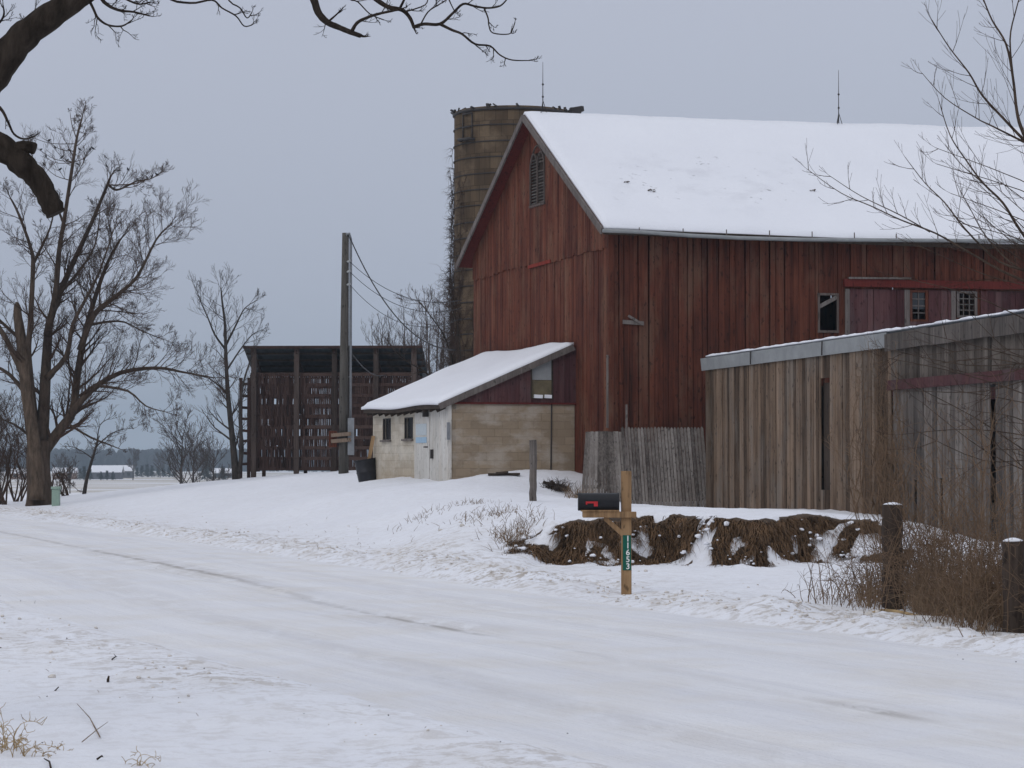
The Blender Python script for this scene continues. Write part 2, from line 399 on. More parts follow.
def terrain(X, Y, rough=True):
    X = np.asarray(X, float); Y = np.asarray(Y, float)
    u = road_u(X, Y)
    up = z_up(X, np.minimum(Y, 112))
    bz = bank_zone(X); by = bank_y(X)
    low = .04 + .16 * sstep(3, 8, X) * sstep(30, 40, Y)
    wd = .42 * bz + 4.5 * (1 - bz)
    t = sstep(0, 1, (Y - (by - wd)) / (2 * wd))
    # left of the bank the ground climbs gradually from the road instead
    tl = sstep(3.4, 9, u)
    wx = sstep(-2.5, -.5, X); t = t * wx + tl * (1 - wx)
    z = low * (1 - t) + up * t
    # far land
    far = -3.0 * sstep(105, 210, Y) - 1.2 * sstep(200, 600, Y) - .4 * sstep(600, 2500, Y)
    fb = sstep(100, 150, Y)
    z = z * (1 - fb) + (far + .3) * fb
    # road bed
    rm = 1 - sstep(2.95, 3.5, np.abs(u)); rfar = 1 - sstep(95, 120, Y)
    z = z * (1 - rm * rfar) - .03 * rm * rfar
    left = sstep(2.9, 3.6, -u)
    z = z * (1 - left * rfar) + .02 * left * rfar
    if rough:
        n1 = fbm(X, Y, .9, 1); n2 = fbm(X, Y, 3.1, 2, 3)
        off = sstep(2.95, 3.4, np.abs(u))
        fn = 1 - sstep(60, 120, Y)
        rr = np.exp(-((u - 3.75 - .3 * n1) / .42) ** 2) * (.07 + .16 * np.clip(n1 + .25, 0, 1) + .10 * n2) * (1 - .95 * np.exp(-((Y - 28.3) ** 2 / 6 + (X - 1.25) ** 2 / .9)))
        rr2 = np.exp(-((u - 4.6) / .5) ** 2) * .10 * np.clip(n2 + .2, 0, 1)
        rl = np.exp(-((-u - 3.8 - .9 * n1) / .7) ** 2) * (.01 + .05 * np.clip(n2 + .3, 0, 1))
        z = z + (rr + rr2 + rl) * rfar
        z = z + off * (n1 * .09 + n2 * .045 + fbm(X, Y, 7, 4, 2) * .012) * fn
        z = z + bz * np.exp(-((Y - by) / .5) ** 2) * (n2 * .22 + .09 * (1 - bank_patch(X, Y)))
        # snow drift against the milk house wall
        z = z - .045 * np.exp(-((Y - 29.6) ** 2 / 2.5 + (X - 1.36) ** 2 / .6))
    return z
def gz(x, y): return float(terrain(np.array([x]), np.array([y]))[0])
# ---------------------------------------------------------------- ground sheet and road
def axis(segs):
    o = []
    for a, b, s in segs: o += list(np.arange(a, b, s))
    o.append(segs[-1][1]); return np.array(o)
def sheet(X, Y, Z, name, mat, attrs, origin=(0, 0, 0)):
    ny, nx = X.shape
    me = bpy.data.meshes.new(name)
    co = np.stack([X, Y, Z], -1).reshape(-1, 3)
    i = np.arange(ny * nx).reshape(ny, nx)
    f = np.stack([i[:-1, :-1], i[:-1, 1:], i[1:, 1:], i[1:, :-1]], -1).reshape(-1, 4)
    me.vertices.add(len(co)); me.vertices.foreach_set('co', co.astype(np.float32).ravel())
    me.loops.add(f.size); me.loops.foreach_set('vertex_index', f.ravel().astype(np.int32))
    me.polygons.add(len(f)); me.polygons.foreach_set('loop_start', np.arange(0, f.size, 4, dtype=np.int32))
    me.polygons.foreach_set('use_smooth', np.ones(len(f), bool))
    me.update(calc_edges=True); me.validate()
    for k, v in attrs.items():
        if v.ndim == 3:
            a = me.attributes.new(k, 'FLOAT_VECTOR', 'POINT'); a.data.foreach_set('vector', v.astype(np.float32).reshape(-1))
        else:
            a = me.attributes.new(k, 'FLOAT', 'POINT'); a.data.foreach_set('value', v.astype(np.float32).ravel())
    me.materials.append(MATS[mat]); o = bpy.data.objects.new(name, me); COL.objects.link(o); return o
xs = axis([(-2600, -600, 200), (-600, -120, 40), (-120, -40, 5), (-40, -12, 1), (-12, -1, .14), (-1, 7, .09), (7, 12, .14), (12, 40, 1), (40, 120, 5), (120, 600, 40), (600, 2600, 200)])
ys = axis([(-60, 6, 6), (6, 12, .5), (12, 34, .13), (34, 36.6, .12), (36.6, 39.4, .07), (39.4, 46, .12), (46, 75, .3), (75, 120, .8), (120, 260, 5), (260, 800, 30), (800, 2600, 200)])
X, Y = np.meshgrid(xs, ys); Z = terrain(X, Y)
u = road_u(X, Y); by = bank_y(X)
nn = fbm(X, Y, .35, 5, 3)
dirt = np.exp(-((u - 4.0) / .9) ** 2) * (.75 + 1.2 * nn) + .55 * np.exp(-((u - 5.6) / .9) ** 2) * np.clip(nn + .2, 0, 1) + np.exp(-((u + 3.7) / 1.1) ** 2) * (.35 + nn)
dirt *= (Y < 115)
dirt = np.clip(dirt * 1.15 + .12, 0, 1)
slope = np.gradient(Z, axis=0) / np.gradient(Y, axis=0)
earth = bank_zone(X) * np.exp(-((Y - by) / .47) ** 6) * bank_patch(X, Y)
stub = sstep(230, 330, Y) * (1 - sstep(1200, 1500, Y))
g = sheet(X, Y, Z, 'ground', 'snow_ground', {'dirt': dirt, 'earth': earth, 'stubble': stub}); tag(g, kind='structure')
us = np.arange(-3.35, 3.36, .12); vv = axis([(-40, 8, 4), (8, 60, .35), (60, 125, 1.5)])
U, V = np.meshgrid(us, vv); RX = edge_x(V) - 3.1 + U / .945
RZ = .004 + .025 * (1 - (U / 3.4) ** 2) + fbm(RX, V, 1.2, 8, 3) * .022 - .02 * np.exp(-((U - .15) / .15) ** 2) - .012 * np.exp(-((U + 1.35) / .2) ** 2)
r_ = sheet(RX, V, RZ, 'road', 'snow_road', {'ruv': np.stack([U, V, 0 * U], -1)}); tag(r_, kind='structure')

# ---------------------------------------------------------------- board walls
def boards(mb, p0, d, s0, s1, zb, zt, bw, th, rng, holes=(), off=0.0, gap=.006, jz=.0, jo=.006, nrm=None, skip=0, tv=.5):
    """vertical boards along d from s0 to s1; zb / zt numbers or functions of s; nrm = outward normal"""
    d = V2(d).normalized(); nrm = V2(nrm).normalized()
    ed = sorted(set([s0, s1] + [h for q in holes for h in q[:2] if s0 < h < s1])); runs = []
    for a, b in zip(ed[:-1], ed[1:]):
        s = a
        while s < b - 1e-4:
            wdt = bw * rng.uniform(.8, 1.2); e_ = min(s + wdt, b)
            if b - e_ < bw * .4: e_ = b
            runs.append((s, e_)); s = e_
    fz = lambda z, s: z(s) if callable(z) else z
    for a, b in runs:
        if rng.random() < skip: continue
        m = (a + b) / 2; segs = [(None, None)]
        for h in holes:
            if h[0] - 1e-6 <= m <= h[1] + 1e-6: segs = [(None, h[2]), (h[3], None)]
        t = min(1, max(0, .5 + rng.gauss(0, tv * .5))); o = off + rng.uniform(0, jo); g_ = gap * rng.uniform(.3, 1.4)
        jb = rng.uniform(-jz, jz); lean = rng.uniform(-.003, .003)
        for lo, hi in segs:
            b0 = fz(zb, a) + jb if lo is None else lo; b1 = fz(zb, b) + jb if lo is None else lo
            t0 = fz(zt, a) if hi is None else hi; t1 = fz(zt, b) if hi is None else hi
            if t0 - b0 < .02 and t1 - b1 < .02: continue
            q = lambda s, z, k: V2(p0) + d * (s + lean * (z - b0)) + nrm * (o + k) + Vector((0, 0, z))
            A, B = a + g_ / 2, b - g_ / 2
            mb.box8([q(A, b0, 0), q(A, b0, th), q(B, b1, th), q(B, b1, 0), q(A, t0, 0), q(A, t0, th), q(B, t1, th), q(B, t1, 0)], t)

# ---------------------------------------------------------------- barn
wood_mat('trim_dim', (.04, .032, .028), (.10, .078, .068), (.16, .135, .12))
rb = random.Random(4)
D0 = 62.0; R0 = P(603, 228, D0)
G = V2(((-320 - 512) / F, 1)).normalized(); Ld = V2(((10500 - 512) / F, 1)).normalized()
PR = V2((Ld.y, -Ld.x))                       # outward normal of the long wall (towards the camera)
gR = onray(457, R0, G); R1 = R0 + G * gR
mid = (R0 + R1) / 2
zr = W(520, 116, mid, G).z
RZe = R0.z; C0 = R0 + G * .42 + Ld * .4      # near wall corner
Wg = gR - .84; BL = 21.0; base_z = 0.1
slope_r = (zr - RZe) / (gR / 2)
def roof_z(s): return RZe + slope_r * min(s + .42, gR - (s + .42))    # s from C0 along G
wood_mat('drip_red', (.08, .014, .01), (.19, .028, .018), (.26, .045, .03))
barn = thing('barn', (mid.x, mid.y, 0.4), 'large weathered red board barn with a snow covered gable roof', 'barn')
gp = C0                                      # gable plane through C0 along G, outward normal -Ld
nG = -Ld
def gs(px, py):                              # gable plane coordinates
    q = W(px, py, gp, G); return (q - V2(C0)).dot(G) - 0, q.z
seam0 = gs(603, 250)[1]
mb = MB(); seam = lambda s: seam0 + .04 * math.sin(s)
# gothic window hole
ws0, wz0 = gs(547, 203); ws1, _ = gs(533, 203); _, wz1 = gs(539, 144)
boards(mb, C0, G, 0, Wg, seam, lambda s: roof_z(s) - .06, .155, .025, rb, [(ws0, ws1, wz0, wz1 - .25)], off=.03, nrm=nG, jz=.03, jo=.01, tv=.6, gap=.013)
boards(mb, C0, G, 0, Wg, .2, lambda s: seam(s) + .12, .17, .025, rb, [], off=0, nrm=nG, jo=.01, tv=.6, gap=.013)
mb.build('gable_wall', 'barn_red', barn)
# red drip board on the seam
mb = MB()
for a, b in ((gs(553, 262)[0], gs(531, 266)[0]), ):
    mb.beam(V2(C0) + G * a + nG * .075 + Vector((0, 0, seam0 + .01)), V2(C0) + G * b + nG * .075 + Vector((0, 0, seam0 - .02)), .03, .09)
mb.build('drip_board', 'drip_red', barn)
# long wall
def ls(px, py):
    q = W(px, py, C0, Ld); return (q - V2(C0)).dot(Ld), q.z
def hole(x0, y0, x1, y1):
    a, z1 = ls(x0, y0); b, z0 = ls(x1, y1); return (a, b, z0, z1)
h1 = hole(818, 295, 837, 331); h2 = hole(910, 292, 926, 320); h3 = hole(957, 293, 975, 316)
ztop_l = lambda s: RZe + slope_r * .42 - .08 
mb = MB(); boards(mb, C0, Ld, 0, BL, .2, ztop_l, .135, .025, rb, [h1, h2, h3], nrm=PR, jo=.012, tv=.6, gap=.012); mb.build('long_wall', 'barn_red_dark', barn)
mb = MB()
C1 = C0 + G * Wg
boards(mb, C1, Ld, 0, BL, .2, ztop_l, .6, .025, rb, nrm=-PR, gap=0)
gap_stop = lambda p, q, th_: mb.beam(V2(p) + Vector((0, 0, 3.4)), V2(q) + Vector((0, 0, 3.4)), th_, 6.4)  # added unseen slabs inside the rear boards, stop daylight slits between them
gap_stop(C1 - G * .1, C1 - G * .1 + Ld * BL, .05); gap_stop(C0 + Ld * (BL - .1), C1 + Ld * (BL - .1), .05)
boards(mb, C0 + Ld * BL, G, 0, Wg, .2, lambda s: roof_z(s) - .06, .6, .025, rb, nrm=Ld, gap=0)
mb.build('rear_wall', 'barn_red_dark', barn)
mb = MB(); up = Vector((0, 0, 1))
mb.beam(V2(C0) + nG * .05 + PR * .03 + up * .2, V2(C0) + nG * .05 + PR * .03 + up * (RZe - .03), .13, .13)
mb.build('corner_board', 'barn_red_dark', barn)
mb = MB()
q = ls(622, 322); mb.beam(V2(C0) + Ld * q[0] + PR * .07 + up * q[1], V2(C0) + Ld * (q[0] + .55) + PR * .07 + up * (q[1] - .03), .05, .10)
q = ls(627, 316); mb.beam(V2(C0) + Ld * q[0] + PR * .12 + up * q[1], V2(C0) + Ld * (q[0] + .35) + PR * .10 + up * (q[1] - .2), .04, .06)
mb.build('broken_bracket', 'trim_grey', barn)
mb = MB(); q = ls(616, 355); q2 = ls(616, 428)
mb.beam(V2(C0) + nG * .13 + PR * .06 + up * q2[1], V2(C0) + nG * .13 + PR * .06 + up * q[1], .10, .03)
mb.build('patch_board', 'trim_grey', barn)
# roof
def roofpt(u_, s, dz=0, sag=True):            # u along ridge from gable edge, s across 0..gR
    z = RZe + slope_r * min(s, gR - s) + dz
    if sag: z += .10 * u_ / BL * min(s, gR - s) / 3 - .16 * math.sin(math.pi * min(1, u_ / (BL + .8)))
    p = V2(R0) + G * s + Ld * u_; return Vector((p.x, p.y, z))
def roof_sheet(name, mat, dz0, dz1, e0, e1, parent, wob=0, nu=110, nv=40):
    m = MB(); idx = {}
    ss = [gR * (-e0 + (1 + 2 * e0) * j / nv) for j in range(nv + 1)]
    for lay in (0, 1):
        for i in range(nu + 1):
            u_ = -e1 + (BL + .8 + 2 * e1) * i / nu
            for j, s in enumerate(ss):
                n1 = mnoise.noise(Vector((u_ * .5, s * .6, 3))) * wob + mnoise.noise(Vector((u_ * 2.4, s * 2.4, 7))) * wob * .35
                dz = dz0 if lay == 0 else dz1 + n1
                if lay and wob and (j in (0, nv)): dz = dz0 + (dz1 - dz0) * .45 + n1 * .4
                if lay and wob and (i in (0, nu)): dz = dz0 + (dz1 - dz0) * .6
                p = roofpt(u_, s, dz); 
                if lay and wob and j in (0, nv): p = p + PR * ((.03 * mnoise.noise(Vector((u_ * 3, 0, 1)))) * (1 if j == 0 else -1))
                idx[lay, i, j] = len(m.v); m.v.append(tuple(p))
    def q(a, b, c, d_): m.f.append((a, b, c, d_)); m.t.append(.5); m.sm.append(bool(wob))
    for i in range(nu):
        for j in range(nv):
            q(idx[1, i, j], idx[1, i + 1, j], idx[1, i + 1, j + 1], idx[1, i, j + 1])
            q(idx[0, i, j + 1], idx[0, i + 1, j + 1], idx[0, i + 1, j], idx[0, i, j])
    for i in range(nu):
        q(idx[0, i, 0], idx[0, i + 1, 0], idx[1, i + 1, 0], idx[1, i, 0]); q(idx[0, i + 1, nv], idx[0, i, nv], idx[1, i, nv], idx[1, i + 1, nv])
    for j in range(nv):
        q(idx[0, 0, j + 1], idx[0, 0, j], idx[1, 0, j], idx[1, 0, j + 1]); q(idx[0, nu, j], idx[0, nu, j + 1], idx[1, nu, j + 1], idx[1, nu, j])
    return m.build(name, mat, parent)
roof = roof_sheet('roof', 'soffit_red', -.07, -.005, 0, 0, barn, 0, 24, 20)
roof_sheet('snow_cover', 'snow_roof', 0, .13, .003, -.02, roof, .05)
m = MB()
for s0_, s1_ in ((0, gR / 2), (gR, gR / 2)):
    m.beam(roofpt(-.03, s0_, -.08), roofpt(-.03, s1_, -.08), .05, .17)
m.build('rake_board', 'trim_grey', roof)
m = MB(); m.beam(roofpt(0, 0, -.09) + PR * .03, roofpt(BL * .5, 0, -.09) + PR * .03, .04, .14); m.beam(roofpt(BL * .5, 0, -.09) + PR * .05, roofpt(BL + .7, 0, -.09) + PR * .05, .04, .1)
m.build('fascia', 'dark_wood', roof)
# sagging gutter following what the eave line shows
m = MB(); pts_ = []
for px, py in ((603, 230.5), (640, 232), (690, 235.5), (740, 238), (800, 239.5), (860, 240), (930, 240.5), (1024, 241), (1100, 242)):
    b_ = V2(R0) + PR * .16; t = onray(px, b_, Ld); p = b_ + Ld * t; rr = ray(px, py); pts_.append(Vector((p.x, p.y, EYE + rr.z / rr.y * p.y)))
m.tube(pts_, .05, 6); go = m.build('gutter', 'flashing', barn)
for k in range(11):
    m = MB(); t = .9 + k * 1.15; b_ = V2(R0) + PR * .16 + Ld * t; z = np.interp(b_.x, [p.x for p in pts_], [p.z for p in pts_])
    m.beam(Vector((b_.x, b_.y, z + .04)), Vector((b_.x, b_.y, RZe + .02)), .025, .03)
    m.build('gutter_strap', 'trim_grey', go)
# torn shingles that poke through the snow
for (px, py, k) in ((625, 183, .13), (651, 190, .20), (813, 191, .13)):
    m = MB(); rr = random.Random(px)
    b_ = V2(R0); best = None
    for s in np.linspace(.2, gR / 2, 60):   # find where the pixel ray meets the near roof slope
        p = None; t = onray(px, b_ + G * float(s), Ld); q = roofpt(t, float(s), .13); rz = ray(px, py); zz = EYE + rz.z / rz.y * q.y
        if best is None or abs(zz - q.z) < best[0]: best = (abs(zz - q.z), q)
    c = best[1]
    for _ in range(6):
        a = rr.uniform(-.4, .4) * k; b2 = rr.uniform(-.25, .25) * k; pp = c + Ld * a + G * b2 + up * (slope_r * b2)
        m.beam(pp, pp + Ld * rr.uniform(.05, .25) * k * 2 + G * rr.uniform(-.1, .15) + up * .02, .14 * k, .02)
    m.build('torn_shingle', 'trim_grey', roof)
# gothic louvred window
def gpt(s, z, k): return V2(C0) + G * s + nG * k + up * z
win = MB(); zs = wz1 - .55; wm = (ws0 + ws1) / 2; ww = ws1 - ws0
for s in (ws0, wm, ws1): win.beam(gpt(s, wz0, .075), gpt(s, zs, .075), .045, .04, nG)
win.beam(gpt(ws0 - .05, wz0, .08), gpt(ws1 + .05, wz0, .08), .05, .06, up)
def arc(sa, sb, zb, h):
    out_ = []
    for i in range(9):
        t = i / 8; s = sa + (sb - sa) * t; k = 1 - abs(2 * t - 1); out_.append(gpt(s, zb + h * (math.sin(k * math.pi / 2) ** .8), .075))
    return out_
for sa, sb, hh in ((ws0, ws1, .5), (ws0, wm, .3), (wm, ws1, .3)):
    a = arc(sa, sb, zs, hh)
    for i in range(8): win.beam(a[i], a[i + 1], .04, .04, nG)
wn = win.build('gable_window', 'trim_dim', barn)
lv = MB(); z = wz0 + .08
while z < zs + .15:
    for a, b in ((ws0, wm), (wm, ws1)):
        if rb.random() < .93: lv.beam(gpt(a + .03, z + rb.uniform(-.02, .02), .035), gpt(b - .03, z, .035), .05, .02, (nG + up * 1.2).normalized(), rb.random())
    z += .085
lv.build('louver', 'grey_wood', wn)
bk = MB(); bk.box8([gpt(ws0, wz0, -.03), gpt(ws0, wz0, -.01), gpt(ws1, wz0, -.01), gpt(ws1, wz0, -.03), gpt(ws0, wz1, -.03), gpt(ws0, wz1, -.01), gpt(ws1, wz1, -.01), gpt(ws1, wz1, -.03)])
bk.build('backing_panel', 'dark_wood', wn)
# long wall windows
def lpt(s, z, k): return V2(C0) + Ld * s + PR * k + up * z
def framed(h, name, mat, wd=.07, bars=0, k=.05, label=None):
    m = MB(); a, b, z0, z1 = h
    m.beam(lpt(a, z0, k), lpt(a, z1, k), wd, .05, PR); m.beam(lpt(b, z0, k), lpt(b, z1, k), wd, .05, PR)
    m.beam(lpt(a - .03, z0 - .02, k), lpt(b + .03, z0 - .02, k), wd, .06, up); m.beam(lpt(a - .03, z1 + .02, k), lpt(b + .03, z1 + .02, k), wd, .06, up)
    o = m.build(name, mat, barn); tag(o, label)
    if bars:
        m = MB()
        for i in range(1, bars + 1):
            s = a + (b - a) * i / (bars + 1); m.beam(lpt(s, z0, .02), lpt(s, z1, .02), .025, .025, PR)
        for i in range(1, 4):
            z = z0 + (z1 - z0) * i / 4; m.beam(lpt(a, z, .02), lpt(b, z, .02), .025, .025, up)
        m.build('muntin', 'trim_grey', o)
    return o
f1 = framed(h1, 'window', 'trim_dim', wd=.045, label='open black window with a loose slanting board')
m = MB(); m.beam(lpt(h1[0] + .02, h1[3] - .30, .05), lpt(h1[1] - .02, h1[3] - .05, .05), .03, .10, up); m.build('loose_board', 'trim_grey', f1)
f2 = framed(h2, 'window', 'barn_red_dark', bars=1)
m = MB(); a, b, z0, z1 = h2; m.box8([lpt(a, z0 + .28, -.01), lpt(a, z0 + .28, .01), lpt(b, z0 + .28, .01), lpt(b, z0 + .28, -.01), lpt(a, z1, -.01), lpt(a, z1, .01), lpt(b, z1, .01), lpt(b, z1, -.01)]); m.build('pane', 'dark_glass', f2)
f3 = framed(h3, 'window', 'trim_grey', bars=2)
# sliding door with its track
s0, zt = ls(846, 289); s1, _ = ls(952, 289); m = MB()
boards(m, C0, Ld, s0, s1, .3, zt, .2, .03, rb, [(h2[0] - .05, h2[1] + .05, h2[2] - .05, h2[3] + .05)], off=.045, nrm=PR, tv=.7)
dr = m.build('sliding_door', 'maroon_siding', barn)
m = MB()
for a in (s0, s1): m.beam(lpt(a, .4, .085), lpt(a, zt, .085), .12, .03, PR)
m.beam(lpt(h2[0] - .12, .4, .085), lpt(h2[0] - .12, zt, .085), .14, .03, PR)
m.build('door_frame', 'trim_grey', dr)
m = MB(); a, z = ls(842, 283); b, z2 = ls(1024, 285); m.beam(lpt(a, z, .12), lpt(b + 3, z, .12), .10, .20, up); tr = m.build('door_track', 'soffit_red', barn)
m = MB(); a, z = ls(846, 278.5); b, _ = ls(908, 279); m.beam(lpt(a, z, .16), lpt(b, z + .02, .16), .12, .05, up); m.build('track_cover', 'grey_wood', tr)
# second door board section right
s0, zt = ls(980, 291); m = MB(); boards(m, C0, Ld, s0, s0 + 3, .3, zt, .2, .03, rb, off=.045, nrm=PR, tv=.7); m.build('door_panel', 'maroon_siding', barn)
# lightning rods
for px, py in ((543, 62), (840, 70)):
    b_ = V2(R0) + G * (gR / 2); t = onray(px, b_, Ld); q = roofpt(t, gR / 2, .1); rz = ray(px, py); zt = EYE + rz.z / rz.y * q.y
    m = MB(); m.tube([q, Vector((q.x, q.y, zt))], [.016, .006], 5)
    for k in range(3):
        a = k * 2.1; m.tube([q + Vector((.11 * math.cos(a), .11 * math.sin(a), -.05)), q + up * .32], .009, 4)
    l_ = m.build('lightning_rod', 'iron', roof)
    for f_ in (.3, .55): m = MB(); c = q + up * (zt - q.z) * f_; m.tube([c - up * .035, c, c + up * .035], [.012, .035, .012], 6); m.build('rod_ball', 'iron', l_)

# ---------------------------------------------------------------- silo
DS = 88.0; RS = 59 * DS / F; cs_ = P(513, 108, DS); SX, SY, SZ = cs_.x, cs_.y, cs_.z - .2
silo = thing('silo', (SX, SY, .6), 'tall round tan concrete stave silo rising behind the red barn', 'silo')
m_, n, b = new_mat('silo_stave', .9, .15)
g_ = n.nodes.new('ShaderNodeUVMap'); mp = n.nodes.new('ShaderNodeMapping'); n.links.new(g_.outputs[0], mp.inputs[0])
bt = n.nodes.new('ShaderNodeTexBrick'); n.links.new(mp.outputs[0], bt.inputs['Vector'])
for k, v in (('Scale', 1), ('Mortar Size', .012), ('Brick Width', .42), ('Row Height', .56)): bt.inputs[k].default_value = v
bt.inputs['Color1'].default_value = (.125, .088, .054, 1); bt.inputs['Color2'].default_value = (.075, .051, .032, 1); bt.inputs['Mortar'].default_value = (.05, .035, .022, 1)
mp2 = n.nodes.new('ShaderNodeMapping'); mp2.inputs['Scale'].default_value = (2.2, .22, 1); n.links.new(g_.outputs[0], mp2.inputs[0])
c = mixc(n, mapr(n, noise(n, mp2.outputs[0], 1, 6, .65), .42, .68, 0, .75), bt.outputs['Color'], (.040, .028, .019))
c = mixc(n, mapr(n, noise(n, pos(n), 1.1, 5, .6), .5, .7, 0, .6), c, (.21, .155, .10))
n.links.new(c, b.inputs['Base Color']); bump(n, b, bt.outputs['Fac'], -.4, .02)
def ring(r, z, n=64): return [(SX + r * math.cos(2 * math.pi * i / n), SY + r * math.sin(2 * math.pi * i / n), z) for i in range(n)]
def silo_wall():
    me = bpy.data.meshes.new('wall'); n = 96; v = []; f = []; uv = []
    zs_ = np.linspace(.3, SZ, 30)
    for z in zs_:
        for i in range(n + 1):
            a = 2 * math.pi * i / n; v.append((RS * math.cos(a), RS * math.sin(a), z - .6)); 
    k = n + 1
    for j in range(len(zs_) - 1):
        for i in range(n): f.append((j * k + i, j * k + i + 1, (j + 1) * k + i + 1, (j + 1) * k + i))
    nb = len(v)
    for z in (SZ, SZ - 1.2):
        for i in range(n + 1):
            a = 2 * math.pi * i / n; v.append(((RS - .1) * math.cos(a), (RS - .1) * math.sin(a), z - .6))
    for i in range(n):
        f.append(((len(zs_) - 1) * k + i, (len(zs_) - 1) * k + i + 1, nb + i + 1, nb + i)); f.append((nb + i, nb + i + 1, nb + k + i + 1, nb + k + i))
    me.from_pydata(v, [], f); uvl = me.uv_layers.new(name='UVMap')
    for p in me.polygons:
        for li in p.loop_indices:
            vi = me.loops[li].vertex_index; co = me.vertices[vi].co; i = (vi if vi < nb else vi - nb) % k
            uvl.data[li].uv = (2 * math.pi * i / n * RS, co.z)
        p.use_smooth = True
    me.materials.append(MATS['silo_stave']); o = bpy.data.objects.new('wall', me); COL.objects.link(o); o.parent = silo
silo_wall()
z = SZ - .10; k = 0; rs = random.Random(7)
while z > 1.0:
    m = MB(); tl = rs.uniform(-.03, .03); n = 72
    pts_ = [Vector((SX + (RS + .02) * math.cos(2 * math.pi * i / n), SY + (RS + .02) * math.sin(2 * math.pi * i / n), z + tl * math.cos(2 * math.pi * i / n))) for i in range(n + 1)]
    m.tube(pts_, .022 if k else .05, 5, cap=False); m.build('hoop', 'iron', silo); z -= .56; k += 1
for i in range(18):
    m = MB(); a = rs.uniform(3.0, 5.2) if i < 13 else rs.uniform(5.4, 6.2); p = Vector((SX + RS * math.cos(a), SY + RS * math.sin(a), SZ - .05))
    m.beam(p, p + Vector((rs.uniform(-.2, .2), rs.uniform(-.1, .1), rs.uniform(.05, .15))), .09, .05, tint=rs.random()); m.build('rim_fragment', 'iron', silo)
m = MB(); a = -.35; 
for i in range(6):
    p = Vector((SX + (RS + .05) * math.cos(a + i * .05), SY + RS * math.sin(a), SZ + .02)); m.beam(p, p + Vector((.35, .05, rs.uniform(-.08, .08))), .3, .16)
m.build('chute_hood', 'iron', silo)
m = MB(); q0 = 4.06
def spt(a, z, k=.05): return Vector((SX + (RS + k) * math.cos(a), SY + (RS + k) * math.sin(a), z))
za = P(470, 113, DS - 1.6).z; zb = P(470, 139, DS - 1.6).z; a0, a1 = 3.75, 3.98
for aa in (a0, a1): m.tube([spt(aa, zb), spt(aa, za)], .025, 5)
for zz in (zb, za, (za + zb) / 2): m.tube([spt(a0, zz), spt((a0 + a1) / 2, zz, .07), spt(a1, zz)], .03, 5)
m.tube([spt(a0 - .05, zb), spt(a0, zb, .25), spt(a1, zb, .25), spt(a1 + .05, zb)], .05, 5)
m.build('hatch_ladder', 'iron', silo)
# vines clinging to the silo
vr = random.Random(21); m = MB()
def wander(m, p, d, L, r, rng, seg=6, jit=.35, grav=0, sides=3, tint=None, pull=None):
    pts_ = [p.copy()]; d = d.normalized(); rad = [r]
    for i in range(seg):
        d = (d + Vector((rng.gauss(0, jit), rng.gauss(0, jit), rng.gauss(0, jit) + grav))).normalized()
        p = p + d * (L / seg); pts_.append(p.copy()); rad.append(max(r * (1 - (i + 1) / (seg + .4)), r * .25))
    m.tube(pts_, rad, sides, tint if tint is not None else rng.random(), cap=False); return pts_, rad, d
for i in range(34):
    a = vr.uniform(2.75, 3.9) if i < 30 else vr.uniform(4, 4.4); z = 1.0; pts_ = []; top = vr.uniform(3, SZ - .6) if i > 6 else vr.uniform(8, SZ - .8)
    k = vr.uniform(.03, .12)
    while z < top:
        pts_.append(spt(a, z, k)); a += vr.gauss(0, .06); a = min(max(a, 2.7), 4.5); k = min(.16, max(.02, k + vr.gauss(0, .04))); z += vr.uniform(.2, .45)
    if len(pts_) < 3: continue
    m.tube(pts_, [max(.008, .03 * (1 - j / len(pts_))) for j in range(len(pts_))], 4, vr.random(), cap=False)
    for p in pts_:
        for _ in range(5):
            o_ = Vector((p.x - SX, p.y - SY, 0)).normalized()
            L = vr.uniform(.2, .75) * (1.3 if p.z < SZ * .6 else .65)
            wander(m, p, o_ * .8 + Vector((vr.gauss(0, .5), vr.gauss(0, .5), vr.gauss(-.1, .6))), L, .008, vr, 6, .45, -.05)
tag(m.build('vine', 'vine_brown', origin=(SX - RS, SY, 1.0)), 'bare brown vines climbing the left side of the tan silo', 'vine')
wood_mat('grey_post', (.03, .022, .018), (.07, .052, .044), (.12, .09, .078))
# ---------------------------------------------------------------- milk house
rm_ = random.Random(9)
A = W(576, 343, C0, G) ; B_ = W(476, 357, C0, G)
A = A; depthM = onray(476, A, G) - 1.15; zH = A.z
tl = -onray(438, A, -Ld) * -1
tL = onray(438, A, -Ld); lowA = V2(A) - Ld * tL; rr = ray(438, 404); zL = EYE + rr.z / rr.y * lowA.y
sl_ = (zH - zL) / tL
E0 = V2(A) + PR * .03                        # front wall plane origin at the barn
tE = onray(449, E0, -Ld); E = E0 - Ld * tE   # outer corner of the walls
eD = onray(373, E, G)                        # depth of the end wall
zT = (lambda r: EYE + r.z / r.y * E.y)(ray(449, 403))
MHz = gz(E.x - .3, E.y - .3)
mh = thing('milk_house', (E.x, E.y, MHz), 'low block milk house with a slanting snowy roof against the barn gable', 'shed')
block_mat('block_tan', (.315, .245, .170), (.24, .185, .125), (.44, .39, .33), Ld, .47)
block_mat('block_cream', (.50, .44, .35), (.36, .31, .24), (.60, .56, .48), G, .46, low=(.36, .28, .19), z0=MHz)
def fpt(t, z, k): return E0 - Ld * t + PR * k + up * z         # front wall, t from the barn outwards
def ept(s, z, k): return E + G * s - Ld * k + up * z           # end wall, s away from the corner
m = MB()
